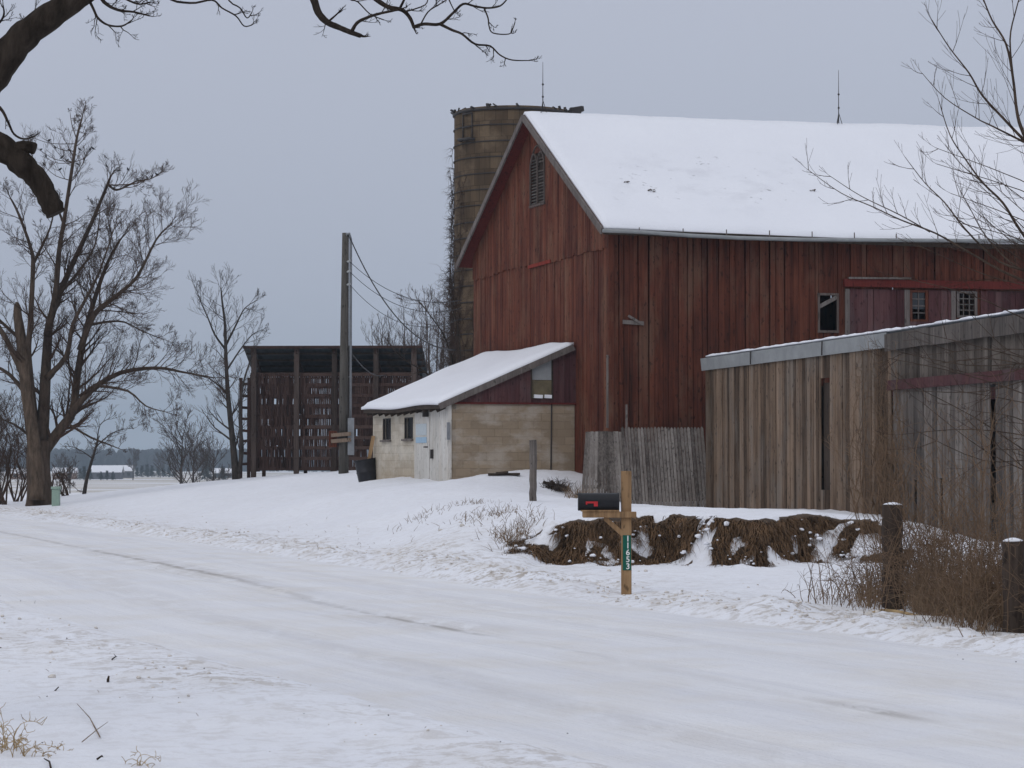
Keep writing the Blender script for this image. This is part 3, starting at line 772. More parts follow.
def slab(m, f, a, b, z0, z1, k0, k1, tint=.5): m.box8([f(a, z0, k0), f(a, z0, k1), f(b, z0, k1), f(b, z0, k0), f(a, z1, k0), f(a, z1, k1), f(b, z1, k1), f(b, z1, k0)], tint)
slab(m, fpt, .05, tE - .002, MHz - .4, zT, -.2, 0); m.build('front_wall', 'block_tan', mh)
zroof = lambda t: zH - sl_ * t - .10
def es(px, py):
    q = W(px, py, E, G); return (q - V2(E)).dot(G), q.z
wh = []
for x0, y0, x1, y1 in ((382.5, 418, 391, 440), (404, 417, 413, 439)):
    a, z1 = es(x1, y0); b, z0 = es(x0, y1); wh.append((a, b, z0, z1))
zTe = zroof(tE) + .02
d0, dz1 = es(430, 412); d1, _ = es(415, 412)
m = MB(); cuts = [d1, wh[1][0], wh[1][1], wh[0][0], wh[0][1], eD]
slab(m, ept, d1, wh[1][0], MHz - .4, zTe, -.2, 0)
slab(m, ept, wh[1][1], wh[0][0], MHz - .4, zTe, -.2, 0); slab(m, ept, wh[0][1], eD, MHz - .4, zTe, -.2, 0)
for h in wh: slab(m, ept, h[0], h[1], MHz - .4, h[2], -.2, 0); slab(m, ept, h[0], h[1], h[3], zTe, -.2, 0)
slab(m, ept, .0, d1, dz1 + .04, zTe, -.2, -.003)
slab(m, lambda s, z, k: E + G * (eD - .2 + 0) + Ld * s + G * k + up * z, .2, tE, MHz - .4, zL - .05, 0, .2)
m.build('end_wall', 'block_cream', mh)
for h in wh:
    m = MB(); a, b, z0, z1 = h
    for s in (a, b): m.beam(ept(s, z0, -.04), ept(s, z1, -.04), .05, .05, Ld)
    for z in (z0, z1): m.beam(ept(a, z, -.04), ept(b, z, -.04), .05, .05, up)
    m.beam(ept((a + b) / 2, z0, -.06), ept((a + b) / 2, z1, -.06), .03, .03, Ld)
    o = m.build('window', 'iron', mh); m = MB(); slab(m, ept, a, b, z0, z1, -.12, -.10); m.build('pane', 'dark_glass', o)
    m = MB(); m.beam(ept(a - .05, z0 - .03, .03), ept(b + .05, z0 - .03, .03), .08, .05, up); m.build('sill', 'trim_grey', o)
# white door, its blank side panels
m = MB(); slab(m, ept, d0 + .02, d1 - .02, MHz - .2, dz1, -.06, .02); dob = m.build('door', 'white_boards', mh)
m = MB(); f = lambda px, py: es(px, py)
a, z1 = f(427.5, 423.5); b, z0 = f(417, 435.5); slab(m, ept, a, b, z0, z1, .022, .032); sg = m.build('sign_board', 'sign_faded', dob)
a, z1 = f(427.5, 437); b, z0 = f(417, 443); m = MB(); slab(m, ept, a, b, z0, z1, .022, .034); m.build('blue_notice', 'sign_blue', dob)
m = MB(); q = f(428.5, 447); m.tube([ept(q[0], q[1], .02), ept(q[0], q[1], .10), ept(q[0] + .10, q[1], .10)], .018, 6); m.build('handle', 'iron', dob)
m = MB()
def strip(x0, x1, y, k, t): 
    a, z = f(x0, y); b, _ = f(x1, y); slab(m, ept, b + .006, a - .006, MHz - .2, z, -.06, k, t)
a, _ = f(430, 405); slab(m, ept, a * .48 + .01, d0 - .01, MHz - .2, zTe, -.06, .012, .35); slab(m, ept, -.03, a * .48 - .01, MHz - .2, zTe, -.06, .03, .7)
pn = m.build('side_panel', 'white_boards', mh)
m = MB(); q = f(433.5, 454); m.beam(ept(q[0], q[1] - .12, .05), ept(q[0], q[1] + .12, .05), .10, .07, Ld); m.build('latch', 'iron', pn)
m = MB(); q = f(429, 413.5); m.beam(ept(q[0], q[1] - .09, .10), ept(q[0], q[1] + .09, .10), .12, .14, Ld); m.build('wall_lamp_box', 'iron', mh)
m = MB(); m.beam(fpt(tE + .03, zT - .95, .06), fpt(tE + .03, zT - .5, .06), .07, .09, PR); m.build('meter_box', 'grey_metal', mh)
# maroon plank gable above the block wall with a broken window
def fs(px, py):
    q = W(px, py, E0, Ld); return (V2(E0) - q + Vector((0, 0, 0))).dot(Ld), q.z
wa, wz1_ = fs(552, 360); wb, _ = fs(531, 360); _, wz0_ = fs(540, 399)
m = MB(); boards(m, E0, -Ld, .0, tE, zT + .0, lambda t: max(zT, zroof(t)), .17, .025, rm_, [(wa, wb, wz0_, 9)], off=.0, nrm=PR, tv=.6)
m.build('upper_siding', 'maroon_siding', mh)
m = MB(); m.beam(fpt(.03, zT + .0, .03), fpt(tE, zT + .0, .03), .05, .05, up); m.build('red_ledge', 'soffit_red', mh)
m = MB(); slab(m, fpt, wa, wb, wz0_ + .02, zroof(wb) - .35, -.03, -.01); wo = m.build('window', 'tan_panel', mh); tag(wo, 'tall window half filled with a tan panel')
m = MB(); m.box8([fpt(wa, zroof(wb) - .34, -.03), fpt(wa, zroof(wb) - .34, -.01), fpt(wb, zroof(wb) - .34, -.01), fpt(wb, zroof(wb) - .34, -.03),
                  fpt(wa, zroof(wa), -.03), fpt(wa, zroof(wa), -.01), fpt(wb, zroof(wb), -.01), fpt(wb, zroof(wb), -.03)]); m.build('pane', 'reflection_pale', wo)
m = MB()
for t in (wa, wb): m.beam(fpt(t, wz0_, .03), fpt(t, zroof(t), .03), .04, .03, PR)
m.build('frame', 'dark_wood', wo)
for t, s_ in (((wa + wb) / 2 + .1, .11), (wa + .12, .09)):
    m = MB(); m.beam(fpt(t - s_, wz0_ + .06, .05), fpt(t + s_, wz0_ + .07, .05), .10, .09); m.build('snow_lump', 'snow_cap', mh)
m = MB(); m.tube([fpt(wa + .02, zT, .02), fpt(wa + .04, MHz, .02)], .018, 5); m.build('drain_pipe', 'iron', mh)
# roof deck + snow
def rpt(t, s, dz): return V2(A) - Ld * t + G * s + PR * .12 + up * (zH - sl_ * t + dz + (.10 * math.sin(s * 1.1) * .3))
def shed_roof(name, mat, z0, z1, t0, t1, s0, s1, parent, wob, nu=26, nv=40):
    m = MB(); idx = {}
    for lay in (0, 1):
        for i in range(nu + 1):
            for j in range(nv + 1):
                t = t0 + (t1 - t0) * i / nu; s = s0 + (s1 - s0) * j / nv
                ex = 1 - (.5 if (i in (0, nu) or j in (0, nv)) and wob else 0)
                dz = z0 if lay == 0 else z0 + (z1 - z0) * ex + wob * mnoise.noise(Vector((t * 1.1, s * 1.1, 2))) * ex
                idx[lay, i, j] = len(m.v); m.v.append(tuple(rpt(t, s, dz)))
    def q(*a): m.f.append(a); m.t.append(.5); m.sm.append(bool(wob))
    for i in range(nu):
        for j in range(nv):
            q(idx[1, i, j + 1], idx[1, i + 1, j + 1], idx[1, i + 1, j], idx[1, i, j]); q(idx[0, i, j], idx[0, i + 1, j], idx[0, i + 1, j + 1], idx[0, i, j + 1])
    for i in range(nu): q(idx[0, i + 1, 0], idx[0, i, 0], idx[1, i, 0], idx[1, i + 1, 0]); q(idx[0, i, nv], idx[0, i + 1, nv], idx[1, i + 1, nv], idx[1, i, nv])
    for j in range(nv): q(idx[0, 0, j], idx[0, 0, j + 1], idx[1, 0, j + 1], idx[1, 0, j]); q(idx[0, nu, j + 1], idx[0, nu, j], idx[1, nu, j], idx[1, nu, j + 1])
    return m.build(name, mat, parent)
rf = shed_roof('roof', 'dark_wood', -.13, -.01, .12, tL, 0, depthM, mh, 0, 4, 4)
shed_roof('snow_cover', 'snow_cap', -.01, .13, .10, tL + .04, -.03, depthM + .1, rf, .04)
for k in range(12):
    m = MB(); s = .3 + k * (depthM - .6) / 11; m.beam(rpt(tL - .6, s, -.17), rpt(tL - .02, s, -.19), .05, .10); m.build('rafter_end', 'dark_wood', rf)
m = MB(); m.beam(rpt(.1, -.03, -.07), rpt(tL, -.03, -.07), .04, .16); m.build('rake_board', 'trim_grey', rf)

# ---------------------------------------------------------------- corn crib
DC = 98.0; cx0, cx1 = P(250, 475, DC).x, P(417, 470, DC).x; zc1 = P(300, 347, DC).z; zr_ = P(300, 375, DC).z
cg = gz((cx0 + cx1) / 2, DC); cd = V2((1, -.05)).normalized(); cn = V2((-.05, -1)).normalized(); CW = (cx1 - cx0); CDp = 2.6
crib = thing('corn_crib', ((cx0 + cx1) / 2, DC, cg), 'old dark slatted corn crib with an open top under a lean roof', 'corn crib')
cp = lambda s, k, z: Vector((cx0, DC, 0)) + cd * s - cn * k + up * z      # k = depth backwards
rc = random.Random(12)
for i in range(5):
    s = [.15, 1.85, 3.35, 5.0, 6.5][i] * CW / 6.6
    m = MB(); m.beam(cp(s, -.07, cg - .4), cp(s, -.07, zc1 - .08), .20, .14, cn, rc.random()); m.build('post', 'grey_post', crib)
    m = MB(); m.beam(cp(s, CDp + .07, cg - .4), cp(s, CDp + .07, zr_ + .1), .14, .12, cn, rc.random()); m.build('post', 'crib_wood', crib)
for lay, (k, nm_) in enumerate(((0, 'front_slats'), (CDp, 'back_slats'))):
    m = MB(); zlev = [cg + .12 + j * (zr_ - cg - .1) / 9 for j in range(10)]
    s = 0.02
    while s < CW:
        for j in range(9):
            z0, z1 = zlev[j] + .01, zlev[j + 1] + .03
            miss = (.015 if lay == 0 else .05) + (.17 if j in (1, 3, 6) else 0) * (1 if mnoise.noise(Vector((s * .8, j * 1.7, lay))) > -.05 else 0)
            if rc.random() < miss: continue
            m.beam(cp(s + rc.gauss(0, .006), k, z0 + rc.gauss(0, .03)), cp(s + rc.gauss(0, .012), k, z1), .064, .02, cn, rc.random())
        s += .082
    for z in zlev: m.beam(cp(0, k + .03, z), cp(CW, k - .03, z + rc.gauss(0, .02)), .04, .13, up, rc.uniform(.5, 1.3))
    m.build(nm_, 'crib_wood', crib)
for s in (0.0, CW):
    m = MB()
    for j in range(24):
        k = j * CDp / 24; m.beam(cp(s, k, cg), cp(s, k, zr_), .05, .02, cd, rc.random())
    m.build('side_slats', 'crib_wood', crib)
# low annex frame on the left end
m = MB(); 
for s in (-.42, -.1): m.beam(cp(s, .3, cg - .3), cp(s, .3, zr_ - .1), .12, .12, cn)
for j in range(8): z = cg + .3 + j * .45; m.beam(cp(-.45, .3, z), cp(0, .3, z + rc.gauss(0, .03)), .04, .11, up, rc.random())
m.build('end_frame', 'crib_wood', crib)
# roof: tin, high at the front, with purlins and rafters below
m = MB(); nx_ = 60
tp = lambda s, k, dz: cp(s, k, zc1 + (zr_ - zc1) * (k + .25) / (CDp + .4) + dz)
o_ = []
for kk in (-.25, CDp + .3):
    for dz in (0, -.02):
        o_.append([tp(-.25 + (CW + .5) * i / nx_, kk, dz + (.02 if i % 2 else 0)) for i in range(nx_ + 1)])
f_t, f_b, b_t, b_b = o_
for i in range(nx_):
    m.add([f_t[i], f_t[i + 1], b_t[i + 1], b_t[i], f_b[i], f_b[i + 1], b_b[i + 1], b_b[i]], [(0, 1, 2, 3), (7, 6, 5, 4), (4, 5, 1, 0), (6, 7, 3, 2)])
cr_ = m.build('roof', 'roof_tin', crib)
for k in (.25, .9, 1.5, 2.1):
    m = MB(); m.beam(tp(-.2, k, -.07), tp(CW + .2, k, -.07), .06, .08, up, rc.random()); m.build('purlin', 'grey_brown_wood' if 0 else 'dark_wood', cr_)
for i in range(5):
    s = [.15, 1.85, 3.35, 5.0, 6.5][i] * CW / 6.6
    m = MB(); m.beam(tp(s, -.2, -.17), tp(s, CDp + .2, -.17), .06, .12); m.build('rafter', 'crib_wood', cr_)
m = MB(); m.beam(tp(-.25, -.27, -.03), tp(CW + .25, -.27, -.03), .03, .11); m.build('fascia', 'crib_wood', cr_)
# snow lying on the ears of the back rail
m = MB(); m.beam(cp(.1, CDp - .2, zr_ + .0), cp(CW - .1, CDp - .2, zr_ + .0), .1, .04); m.build('snow_ledge', 'snow_cap', crib)

# ---------------------------------------------------------------- utility pole with box and planks
DPo = 80.0; pb = P(343.5, 470, DPo); pz = P(344, 233, DPo).z; px_ = pb.x; pg = gz(px_, DPo)
pole = thing('utility_pole', (px_, DPo, pg), 'tall weathered utility pole standing in front of the corn crib', 'utility pole')
m = MB(); m.tube([Vector((px_, DPo, pg - .4)), Vector((px_ + .02, DPo, (pg + pz) / 2)), Vector((px_ + .05, DPo, pz))], [.17, .145, .11], 12); m.build('pole', 'pole_wood', pole)
m = MB(); cxx = px_ + .22; m.tube([Vector((cxx, DPo - .02, P(350, 455, DPo).z)), Vector((cxx, DPo - .02, pz - .2)), Vector((cxx - .05, DPo - .05, pz - .02)), Vector((cxx - .14, DPo - .12, pz - .06))], .045, 8); m.build('conduit', 'grey_metal', pole)
m = MB(); a, b = P(347, 455, DPo), P(353.5, 418, DPo); m.box(((a.x + b.x) / 2 + .03, DPo - .12, (a.z + b.z) / 2), .20, .14, b.z - a.z); m.build('meter_box', 'grey_metal', pole)
for py in (434.5, 440.5):
    m = MB(); a = P(331, py + .8, DPo - .25); b = P(351, py - .8, DPo - .25); m.beam(a, b, .05, .12, up, 1.0); m.build('crosspiece', 'grey_brown_wood', pole)
m = MB(); a = P(333, 439, DPo - .1); m.box((a.x, DPo - .1, a.z), .26, .18, .52); m.build('switch_box', 'barn_red_dark', pole)
ins_z = [P(344, y, DPo).z for y in (238, 262, 272, 285)]
for z in ins_z[1:]:
    m = MB(); m.tube([Vector((px_ + .10, DPo - .08, z)), Vector((px_ + .22, DPo - .12, z + .02))], [.03, .05], 8); m.build('insulator', 'insulator', pole)
# cables
def cable(a, b, sag, r, label, grp=None):
    a = Vector(a); b = Vector(b); p_ = []
    for i in range(25):
        t = i / 24; q = a.lerp(b, t); q.z -= sag * 4 * t * (1 - t); p_.append(q)
    m = MB(); m.tube(p_, r, 5); o = m.build('cable', 'cable_black', origin=a); tag(o, label, 'cable', 'cables hung from the utility pole')
far_c = V2(C1) - Ld * .1
cable((px_ + .2, DPo - .1, ins_z[0]), P(455, 350, 70), .9, .020, 'thick black cable from the very top of the pole down to the vines')
cable((px_ + .2, DPo - .1, ins_z[1]), P(462, 300, 72), .5, .010, 'uppermost of the thin cables running from the pole to the barn')
cable((px_ + .2, DPo - .1, ins_z[2]), P(462, 308, 72), .55, .010, 'middle thin cable running from the pole to the barn')
cable((px_ + .2, DPo - .1, ins_z[3]), P(462, 318, 72), .7, .009, 'lowest of the thin cables sagging from the pole to the barn')
cable(P(351, 352, DPo), cp(CW * .82, -.1, P(395, 375, DC).z), .3, .02, 'short cable slanting from the pole conduit down to the crib')

# ---------------------------------------------------------------- black barrel and board
DB = 71.0; a = P(368, 483, DB); bgz = gz(a.x, DB); 
barrel = thing('barrel', (a.x, DB, bgz), 'black open barrel leaning beside the milk house wall', 'barrel')
m = MB(); prof = [(-.05, .26), (.02, .27), (.25, .285), (.27, .30), (.29, .285), (.55, .295), (.60, .315), (.61, .27)]
ax_ = Vector((-.16, 0, 1)).normalized(); p_ = [Vector((a.x, DB, bgz)) + ax_ * z for z, r in prof]; m.tube(p_, [r for z, r in prof], 20, cap=False); m.build('body', 'barrel_black', barrel)
m = MB(); m.tube([p_[-2], p_[-2] + ax_ * .03], .325, 20, cap=False); m.build('rim', 'barrel_black', barrel)
m = MB(); m.tube([p_[0], p_[0] + ax_ * .02], .26, 20); m.build('bottom', 'barrel_black', barrel); m = MB(); m.tube([p_[5] - ax_ * .12, p_[5] - ax_ * .1], .28, 20); m.build('contents', 'iron', barrel)
m = MB(); m.beam(P(367, 470, DB), P(373.5, 436, DB - .1), .10, .04, (0, 1, 0), .9); tag(m.build('plank', 'post_wood', origin=P(367, 470, DB)), 'tan board sticking up out of the black barrel', 'board')

# ---------------------------------------------------------------- lone post, planks in the snow
def old_post(px, py0, py1, D, wpx, label, name, mat, cap=None, lean=0, grp=None):
    a = P(px, py1, D); zg = gz(a.x, D); zt = P(px, py0, D).z; r = wpx * D / F / 2
    t = thing(name, (a.x, D, zg), label, 'post', grp); rr = random.Random(px)
    m = MB(); k = 12; n = 10; base = len(m.v)
    pts_ = [Vector((a.x + lean * i / k + rr.gauss(0, .004), D + rr.gauss(0, .004), zg - .4 + (zt - zg + .4) * i / k)) for i in range(k + 1)]
    m.tube(pts_, [r * (1 + rr.gauss(0, .05)) for _ in pts_], n, rr.random(), smooth=False); m.build('shaft', mat, t)
    if cap:
        m = MB(); p = pts_[-1]; m.tube([p + up * (h - .02) for h in (0, .02, cap * .7, cap)], [r * .7, r * .95, r * .75, r * .2], 12); m.build('snow_cap', 'snow_cap', t)
    return t
old_post(533, 440, 500, 52, 7.5, 'slim grey weathered post standing alone in front of the tan block wall', 'fence_post', 'grey_wood')
tN = random.Random(3)
for (x0, y0, x1, y1, D, lb) in ((488, 476, 520, 473, 62.5, 'long dark plank half buried in snow nearest the milk house corner'), (543, 475, 568, 474, 62, 'short grey plank lying in the snow below the dark weed clump')):
    a = P(x0, y0, D); b = P(x1, y1, D); a.z = gz(a.x, D) + .04; b.z = gz(b.x, D) + .05; m = MB(); m.beam(a, b, .2, .06); m.beam(a + Vector((.2, -.1, .03)), b + Vector((-.3, -.15, .05)), .1, .05)
    tag(m.build('plank', 'dark_wood', origin=a), lb, 'plank')

# ---------------------------------------------------------------- picket panels leaning on the barn wall
wood_mat('picket_wood', (.055, .046, .040), (.165, .145, .130), (.27, .245, .222), (.10, .075, .06), .5, tw=.34)
def panel(x0, x1, ytop, ybot, D, lean, label, point, x0t=None):
    a = P(x0, ybot, D); b = P(x1, ybot, D + .25 * (x1 - x0) / 85); d = V2(b - a).normalized(); L = V2(b - a).length; nrm = V2((d.y, -d.x)); bk = -nrm
    zt = P(x0, ytop, D + lean).z; zb = gz(a.x, D) - .08
    t = thing('picket_panel', (a.x, D, zb), label, 'fence panel', 'grey picket panels leaning on the barn'); rr = random.Random(x0)
    m = MB(); s = 0; sh = (x0t - x0) * D / F if x0t else 0
    while s < L - .03:
        wd = .082 * rr.uniform(.9, 1.1); h = rr.uniform(-.012, .012); k = max(0, 1 - s / 1.0) * sh + .03 * sh
        p = lambda ss, z, o: V2(a) + d * (ss + k * (z - zb) / (zt - zb)) + bk * (lean * (z - zb) / (zt - zb) + o) + up * z
        tt = rr.random(); e_ = s + wd - .013; top = zt + h; pt = .05 if point else .01
        m.box8([p(s, zb, 0), p(e_, zb, 0), p(e_, zb, .02), p(s, zb, .02), p(s, top - pt, 0), p(e_, top - pt, 0), p(e_, top - pt, .02), p(s, top - pt, .02)], tt)
        if point: m.box8([p(s, top - pt, 0), p(e_, top - pt, 0), p(e_, top - pt, .02), p(s, top - pt, .02), p((s + e_) / 2 - .01, top, 0), p((s + e_) / 2 + .01, top, 0), p((s + e_) / 2 + .01, top, .02), p((s + e_) / 2 - .01, top, .02)], tt)
        s += wd
    m.build('pickets', 'picket_wood', t)
    for f_ in (.2, .8):
        z = zb + (zt - zb) * f_; q = lambda ss: V2(a) + d * ss + bk * (lean * f_ + .05) + up * z
        m = MB(); m.beam(q(0.05 + sh * f_), q(L - .05), .05, .09); m.build('rail', 'grey_wood', t)
panel(581, 627, 431, 509, 61.2, .9, 'narrow flat topped grey panel, left one of the two leaning on the barn', False, 591)
panel(627, 712, 427, 509, 61.2, .9, 'wide grey panel with pointed tops leaning on the barn beside the shed', True)
m = MB(); m.beam(P(626.5, 470, 60.9), P(626.5, 405, 61.5), .05, .08, (0, 1, 0)); tag(m.build('stake', 'trim_grey', origin=P(626.5, 508, 61)), 'thin upright stake between the two leaning grey panels', 'stake')

# ---------------------------------------------------------------- grey board shed
rsd = random.Random(31)
A0 = P(709, 500, 61.0); A1 = P(893, 500, 50.0); Bn = P(1024, 500, 44.0)
dA = V2(A1 - A0).normalized(); LA = V2(A1 - A0).length; dB = V2(Bn - A1).normalized(); LB = V2(Bn - A1).length + 6.0
nA = V2((-abs(dA.y), -dA.x)); nA = V2((dA.y, -dA.x)); 
if nA.x > 0: nA = -nA
nB = V2((dB.y, -dB.x)); nB = nB if nB.x < 0 else -nB
shed = thing('board_shed', (A1.x, A1.y, .4), 'long unpainted board shed with a snowy roof edge in front of the barn', 'shed')
zA = P(709, 357, 61).z; zA1 = P(893, 331, 50).z; zB = zA1 + .0; zB2 = P(1024, 311, 44).z
sa = lambda p0, d, px: onray(px, p0, d)
m = MB(); topA = lambda s: zA + (zA1 - zA) * s / LA - .25
sg0, sg1 = sa(A0, dA, 822), sa(A0, dA, 831); zg1 = P(826, 378, 53.5).z
boards(m, A0, dA, .2, LA, .3, topA, .17, .025, rsd, [(sg0, sg1, 1.0, zg1)], nrm=nA, jo=.02, tv=1.0, gap=.012)
m.build('side_wall', 'grey_brown_wood', shed)
m = MB(); boards(m, A0, dA, sg0, sg1, .3, zg1 - .1, .2, .02, rsd, nrm=nA, off=-.06, tv=.1); m.build('patch_board', 'dark_wood', shed)
m = MB(); m.beam(V2(A0) + nA * .0 + up * .2, V2(A0) + nA * .0 + up * (zA - .3), .14, .16); m.build('corner_post', 'grey_brown_wood', shed)
m = MB(); topB = lambda s: zB + (zB2 - zB) * s / (LB - 6) - .3
holes = []
for x0, x1, y0, y1 in ((918, 921.5, 480, 540), (944, 947, 478, 545), (994.5, 1000, 385, 545)):
    D_ = 50 - 6 * (x0 - 893) / 131; a = sa(A1, dB, x0); b = sa(A1, dB, x1); holes.append((a, b, P(x0, y1, D_).z, P(x0, y0, D_).z))
tz = P(905, 386, 49.5).z
boards(m, A1, dB, .0, LB, tz, topB, .19, .025, rsd, nrm=nB, jo=.015, tv=.8, gap=.01, off=.0)
m.build('upper_wall', 'grey_dark_wood', shed)
m = MB(); boards(m, A1, dB, .25, LB, lambda s: -.05, tz, .20, .025, rsd, holes, nrm=nB, jo=.02, tv=1.1, gap=.012, off=.06)
m.build('sliding_panel', 'grey_wood', shed)
m = MB(); z2 = P(1024, 375, 44).z; q = lambda s, z: V2(A1) + dB * s + nB * .13 + up * z
m.beam(q(.1, tz + .02), q(LB, z2 + (z2 - tz) * 0.0 + .02), .08, .20); m.build('door_track', 'maroon_siding', shed)
# caps and roof
m = MB(); qa = lambda s, z, k: V2(A0) + dA * s + nA * k + up * z
k_ = 24
for i in range(k_):
    s0_, s1_ = -.25 + (LA + .25) * i / k_, -.25 + (LA + .25) * (i + 1) / k_ + .0
    z0_, z1_ = zA + (zA1 - zA) * s0_ / LA, zA + (zA1 - zA) * s1_ / LA; w0 = .012 * math.sin(i * 2.1); w1 = .012 * math.sin((i + 1) * 2.1)
    m.box8([qa(s0_, z0_ - .33, .10 + w0), qa(s1_, z1_ - .33, .10 + w1), qa(s1_, z1_ - .33, .06), qa(s0_, z0_ - .33, .06), qa(s0_, z0_ - .03, .13 + w0), qa(s1_, z1_ - .03, .13 + w1), qa(s1_, z1_ - .03, -.1), qa(s0_, z0_ - .03, -.1)])
m.build('edge_flashing', 'flashing', shed)
for px in (757, 829): m = MB(); s = sa(A0, dA, px); m.beam(qa(s, zA + (zA1 - zA) * s / LA - .33, .16), qa(s, zA + (zA1 - zA) * s / LA - .03, .155), .03, .02); m.build('flashing_seam', 'iron', shed)
m = MB(); qb = lambda s, z, k: V2(A1) + dB * s + nB * k + up * z; zz = lambda s: zB + (zB2 - zB) * s / (LB - 6)
for a_, b_ in ((-.05, 2.2), (2.2, 5.1), (5.1, LB)): m.beam(qb(a_ + .01, zz(a_) - .24, .13), qb(b_, zz(b_) - .22, .13), .05, .34, up, rsd.random())
m.build('fascia', 'grey_wood', shed)
def flat_roof(p0, d, L, zf, wdt, name, mat, dz0, dz1, parent, wob, k0=.12):
    m = MB(); nu, nv = max(8, int(L / .12)) if wob else 4, 12; idx = {}
    for lay in (0, 1):
        for i in range(nu + 1):
            for j in range(nv + 1):
                s = L * i / nu; k = k0 - (wdt + k0) * (j / nv) ** 1.6
                n1 = mnoise.noise(Vector((s * 1.7, k * 1.7, 5))) * wob + mnoise.noise(Vector((s * 6, k * 6, 9))) * wob * .5
                ex = .35 if j in (0, nv) else 1
                dz = dz0 if lay == 0 else dz0 + max(.004, (dz1 - dz0) * ex + (n1 if wob else 0))
                p = V2(p0) + d * s + (nA if d is dA else nB) * (k + (wob * .6 * mnoise.noise(Vector((s * 4, 1, 1))) if j == 0 and lay else 0)) + up * (zf(s) + dz - .13 * (k0 - k))
                idx[lay, i, j] = len(m.v); m.v.append(tuple(p))
    def q(*a): m.f.append(a); m.t.append(.5); m.sm.append(bool(wob))
    for i in range(nu):
        for j in range(nv): q(idx[1, i, j], idx[1, i, j + 1], idx[1, i + 1, j + 1], idx[1, i + 1, j]); q(idx[0, i, j], idx[0, i + 1, j], idx[0, i + 1, j + 1], idx[0, i, j + 1])
    for i in range(nu): q(idx[0, i, 0], idx[1, i, 0], idx[1, i + 1, 0], idx[0, i + 1, 0]); q(idx[0, i, nv], idx[0, i + 1, nv], idx[1, i + 1, nv], idx[1, i, nv])
    for j in range(nv): q(idx[0, 0, j], idx[0, 0, j + 1], idx[1, 0, j + 1], idx[1, 0, j]); q(idx[0, nu, j], idx[1, nu, j], idx[1, nu, j + 1], idx[0, nu, j + 1])
    return m.build(name, mat, parent)
zfA = lambda s: zA + (zA1 - zA) * s / LA
ra = flat_roof(A0, dA, LA, zfA, 6, 'roof', 'roof_tin', -.03, .0, shed, 0); flat_roof(A0, dA, LA, zfA, 6, 'snow_cover', 'snow_cap', .0, .075, ra, .03, .08)
r2 = flat_roof(A1, dB, LB, zz, 6, 'roof', 'roof_tin', -.05, -.01, shed, 0); flat_roof(A1, dB, LB, zz, 6, 'snow_cover', 'snow_cap', -.01, .05, r2, .05, .12)
m = MB(); far_ = V2(A1) + dB * LB
boards(m, far_, -nB, 0, 6, 0, lambda s: zz(LB) - .3 - s * .13, .2, .025, rsd, nrm=dB)
boards(m, V2(A0), -nA, .1, 6, .2, lambda s: zA - .3 - s * .13, .3, .025, rsd, nrm=-dA)
boards(m, V2(A0) - nA * 6, dA, 0, LA, .2, lambda s: zfA(s) - 1.1, .3, .02, rsd, nrm=-nA, gap=0); boards(m, V2(A1) - nB * 6, dB, 0, LB, 0, lambda s: zz(s) - 1.1, .3, .02, rsd, nrm=-nB, gap=0)
m.build('rear_wall', 'grey_wood', shed)

# ---------------------------------------------------------------- mailbox
DM = 30.0; pm = P(626, 594, DM); mx = pm.x; mz = gz(mx, DM); q = lambda px, py, dy=0: P(px, py, DM + dy)
mbx = thing('mailbox', (mx, DM, mz), 'black metal mailbox on a new wooden post with a green number plate', 'mailbox')
s_ = DM / F
def rbox(m, x0, y0, x1, y1, ya, yb, bev=.006):     # pixel rectangle, from depth ya to yb
    a = P(x0, y1, DM); b = P(x1, y0, DM)
    m.box(((a.x + b.x) / 2, DM + (ya + yb) / 2, (a.z + b.z) / 2), b.x - a.x, yb - ya, b.z - a.z)
def bevel(o, w_=.006):
    md = o.modifiers.new('bevel', 'BEVEL'); md.width = w_; md.segments = 2; return o
m = MB(); rbox(m, 621.3, 471, 631.2, 606, -.06, .06); bevel(m.build('post', 'post_wood', mbx))
m = MB(); rbox(m, 582.5, 511.5, 636, 517.5, -.11, -.0605); ob = bevel(m.build('arm', 'post_wood', mbx))
m = MB(); rbox(m, 582.5, 511.5, 620.8, 517.0, .062, .11); bevel(m.build('arm', 'post_wood', mbx))
m = MB(); m.beam(q(604.5, 517.5, -.03), q(623.5, 535, -.03), .06, .07, (0, 1, 0)); bevel(m.build('brace', 'post_wood', mbx))
m = MB(); rbox(m, 581, 509.8, 619, 511.4, -.12, .12); m.build('mount_board', 'post_wood', mbx)
# arched body
xa, xb = q(577.0, 500).x, q(618.5, 500).x; zb_ = q(600, 510).z; H = (510 - 493) * s_; hw = .105
def arch(x, k=0):
    o = [(x, DM - hw - k, zb_ - k), (x, DM - hw - k, zb_ + H * .55)]
    for i in range(1, 12):
        a = math.pi * i / 12; o.append((x, DM - (hw + k) * math.cos(a), zb_ + H * .55 + (H * .45 + k) * math.sin(a)))
    return o + [(x, DM + hw + k, zb_ + H * .55), (x, DM + hw + k, zb_ - k)]
def archtube(m, x0, x1, k=0):
    a, b = arch(x0, k), arch(x1, k); n = len(a); m.add(a + b, [tuple(range(n)), tuple(reversed(range(n, 2 * n)))], .5)
    m.add(a + b, [(j, n + j, n + (j + 1) % n, (j + 1) % n) for j in range(n)], .5, True)
m = MB(); archtube(m, xa + .03, xb); bd = m.build('box', 'black_metal', mbx)
m = MB(); archtube(m, xa + .012, xa + .045, .006); m.tube([Vector((xa + .01, DM - .02, zb_ + H * .9)), Vector((xa - .015, DM, zb_ + H * .95)), Vector((xa + .01, DM + .02, zb_ + H * .9))], .006, 5); m.build('door', 'black_metal', mbx)
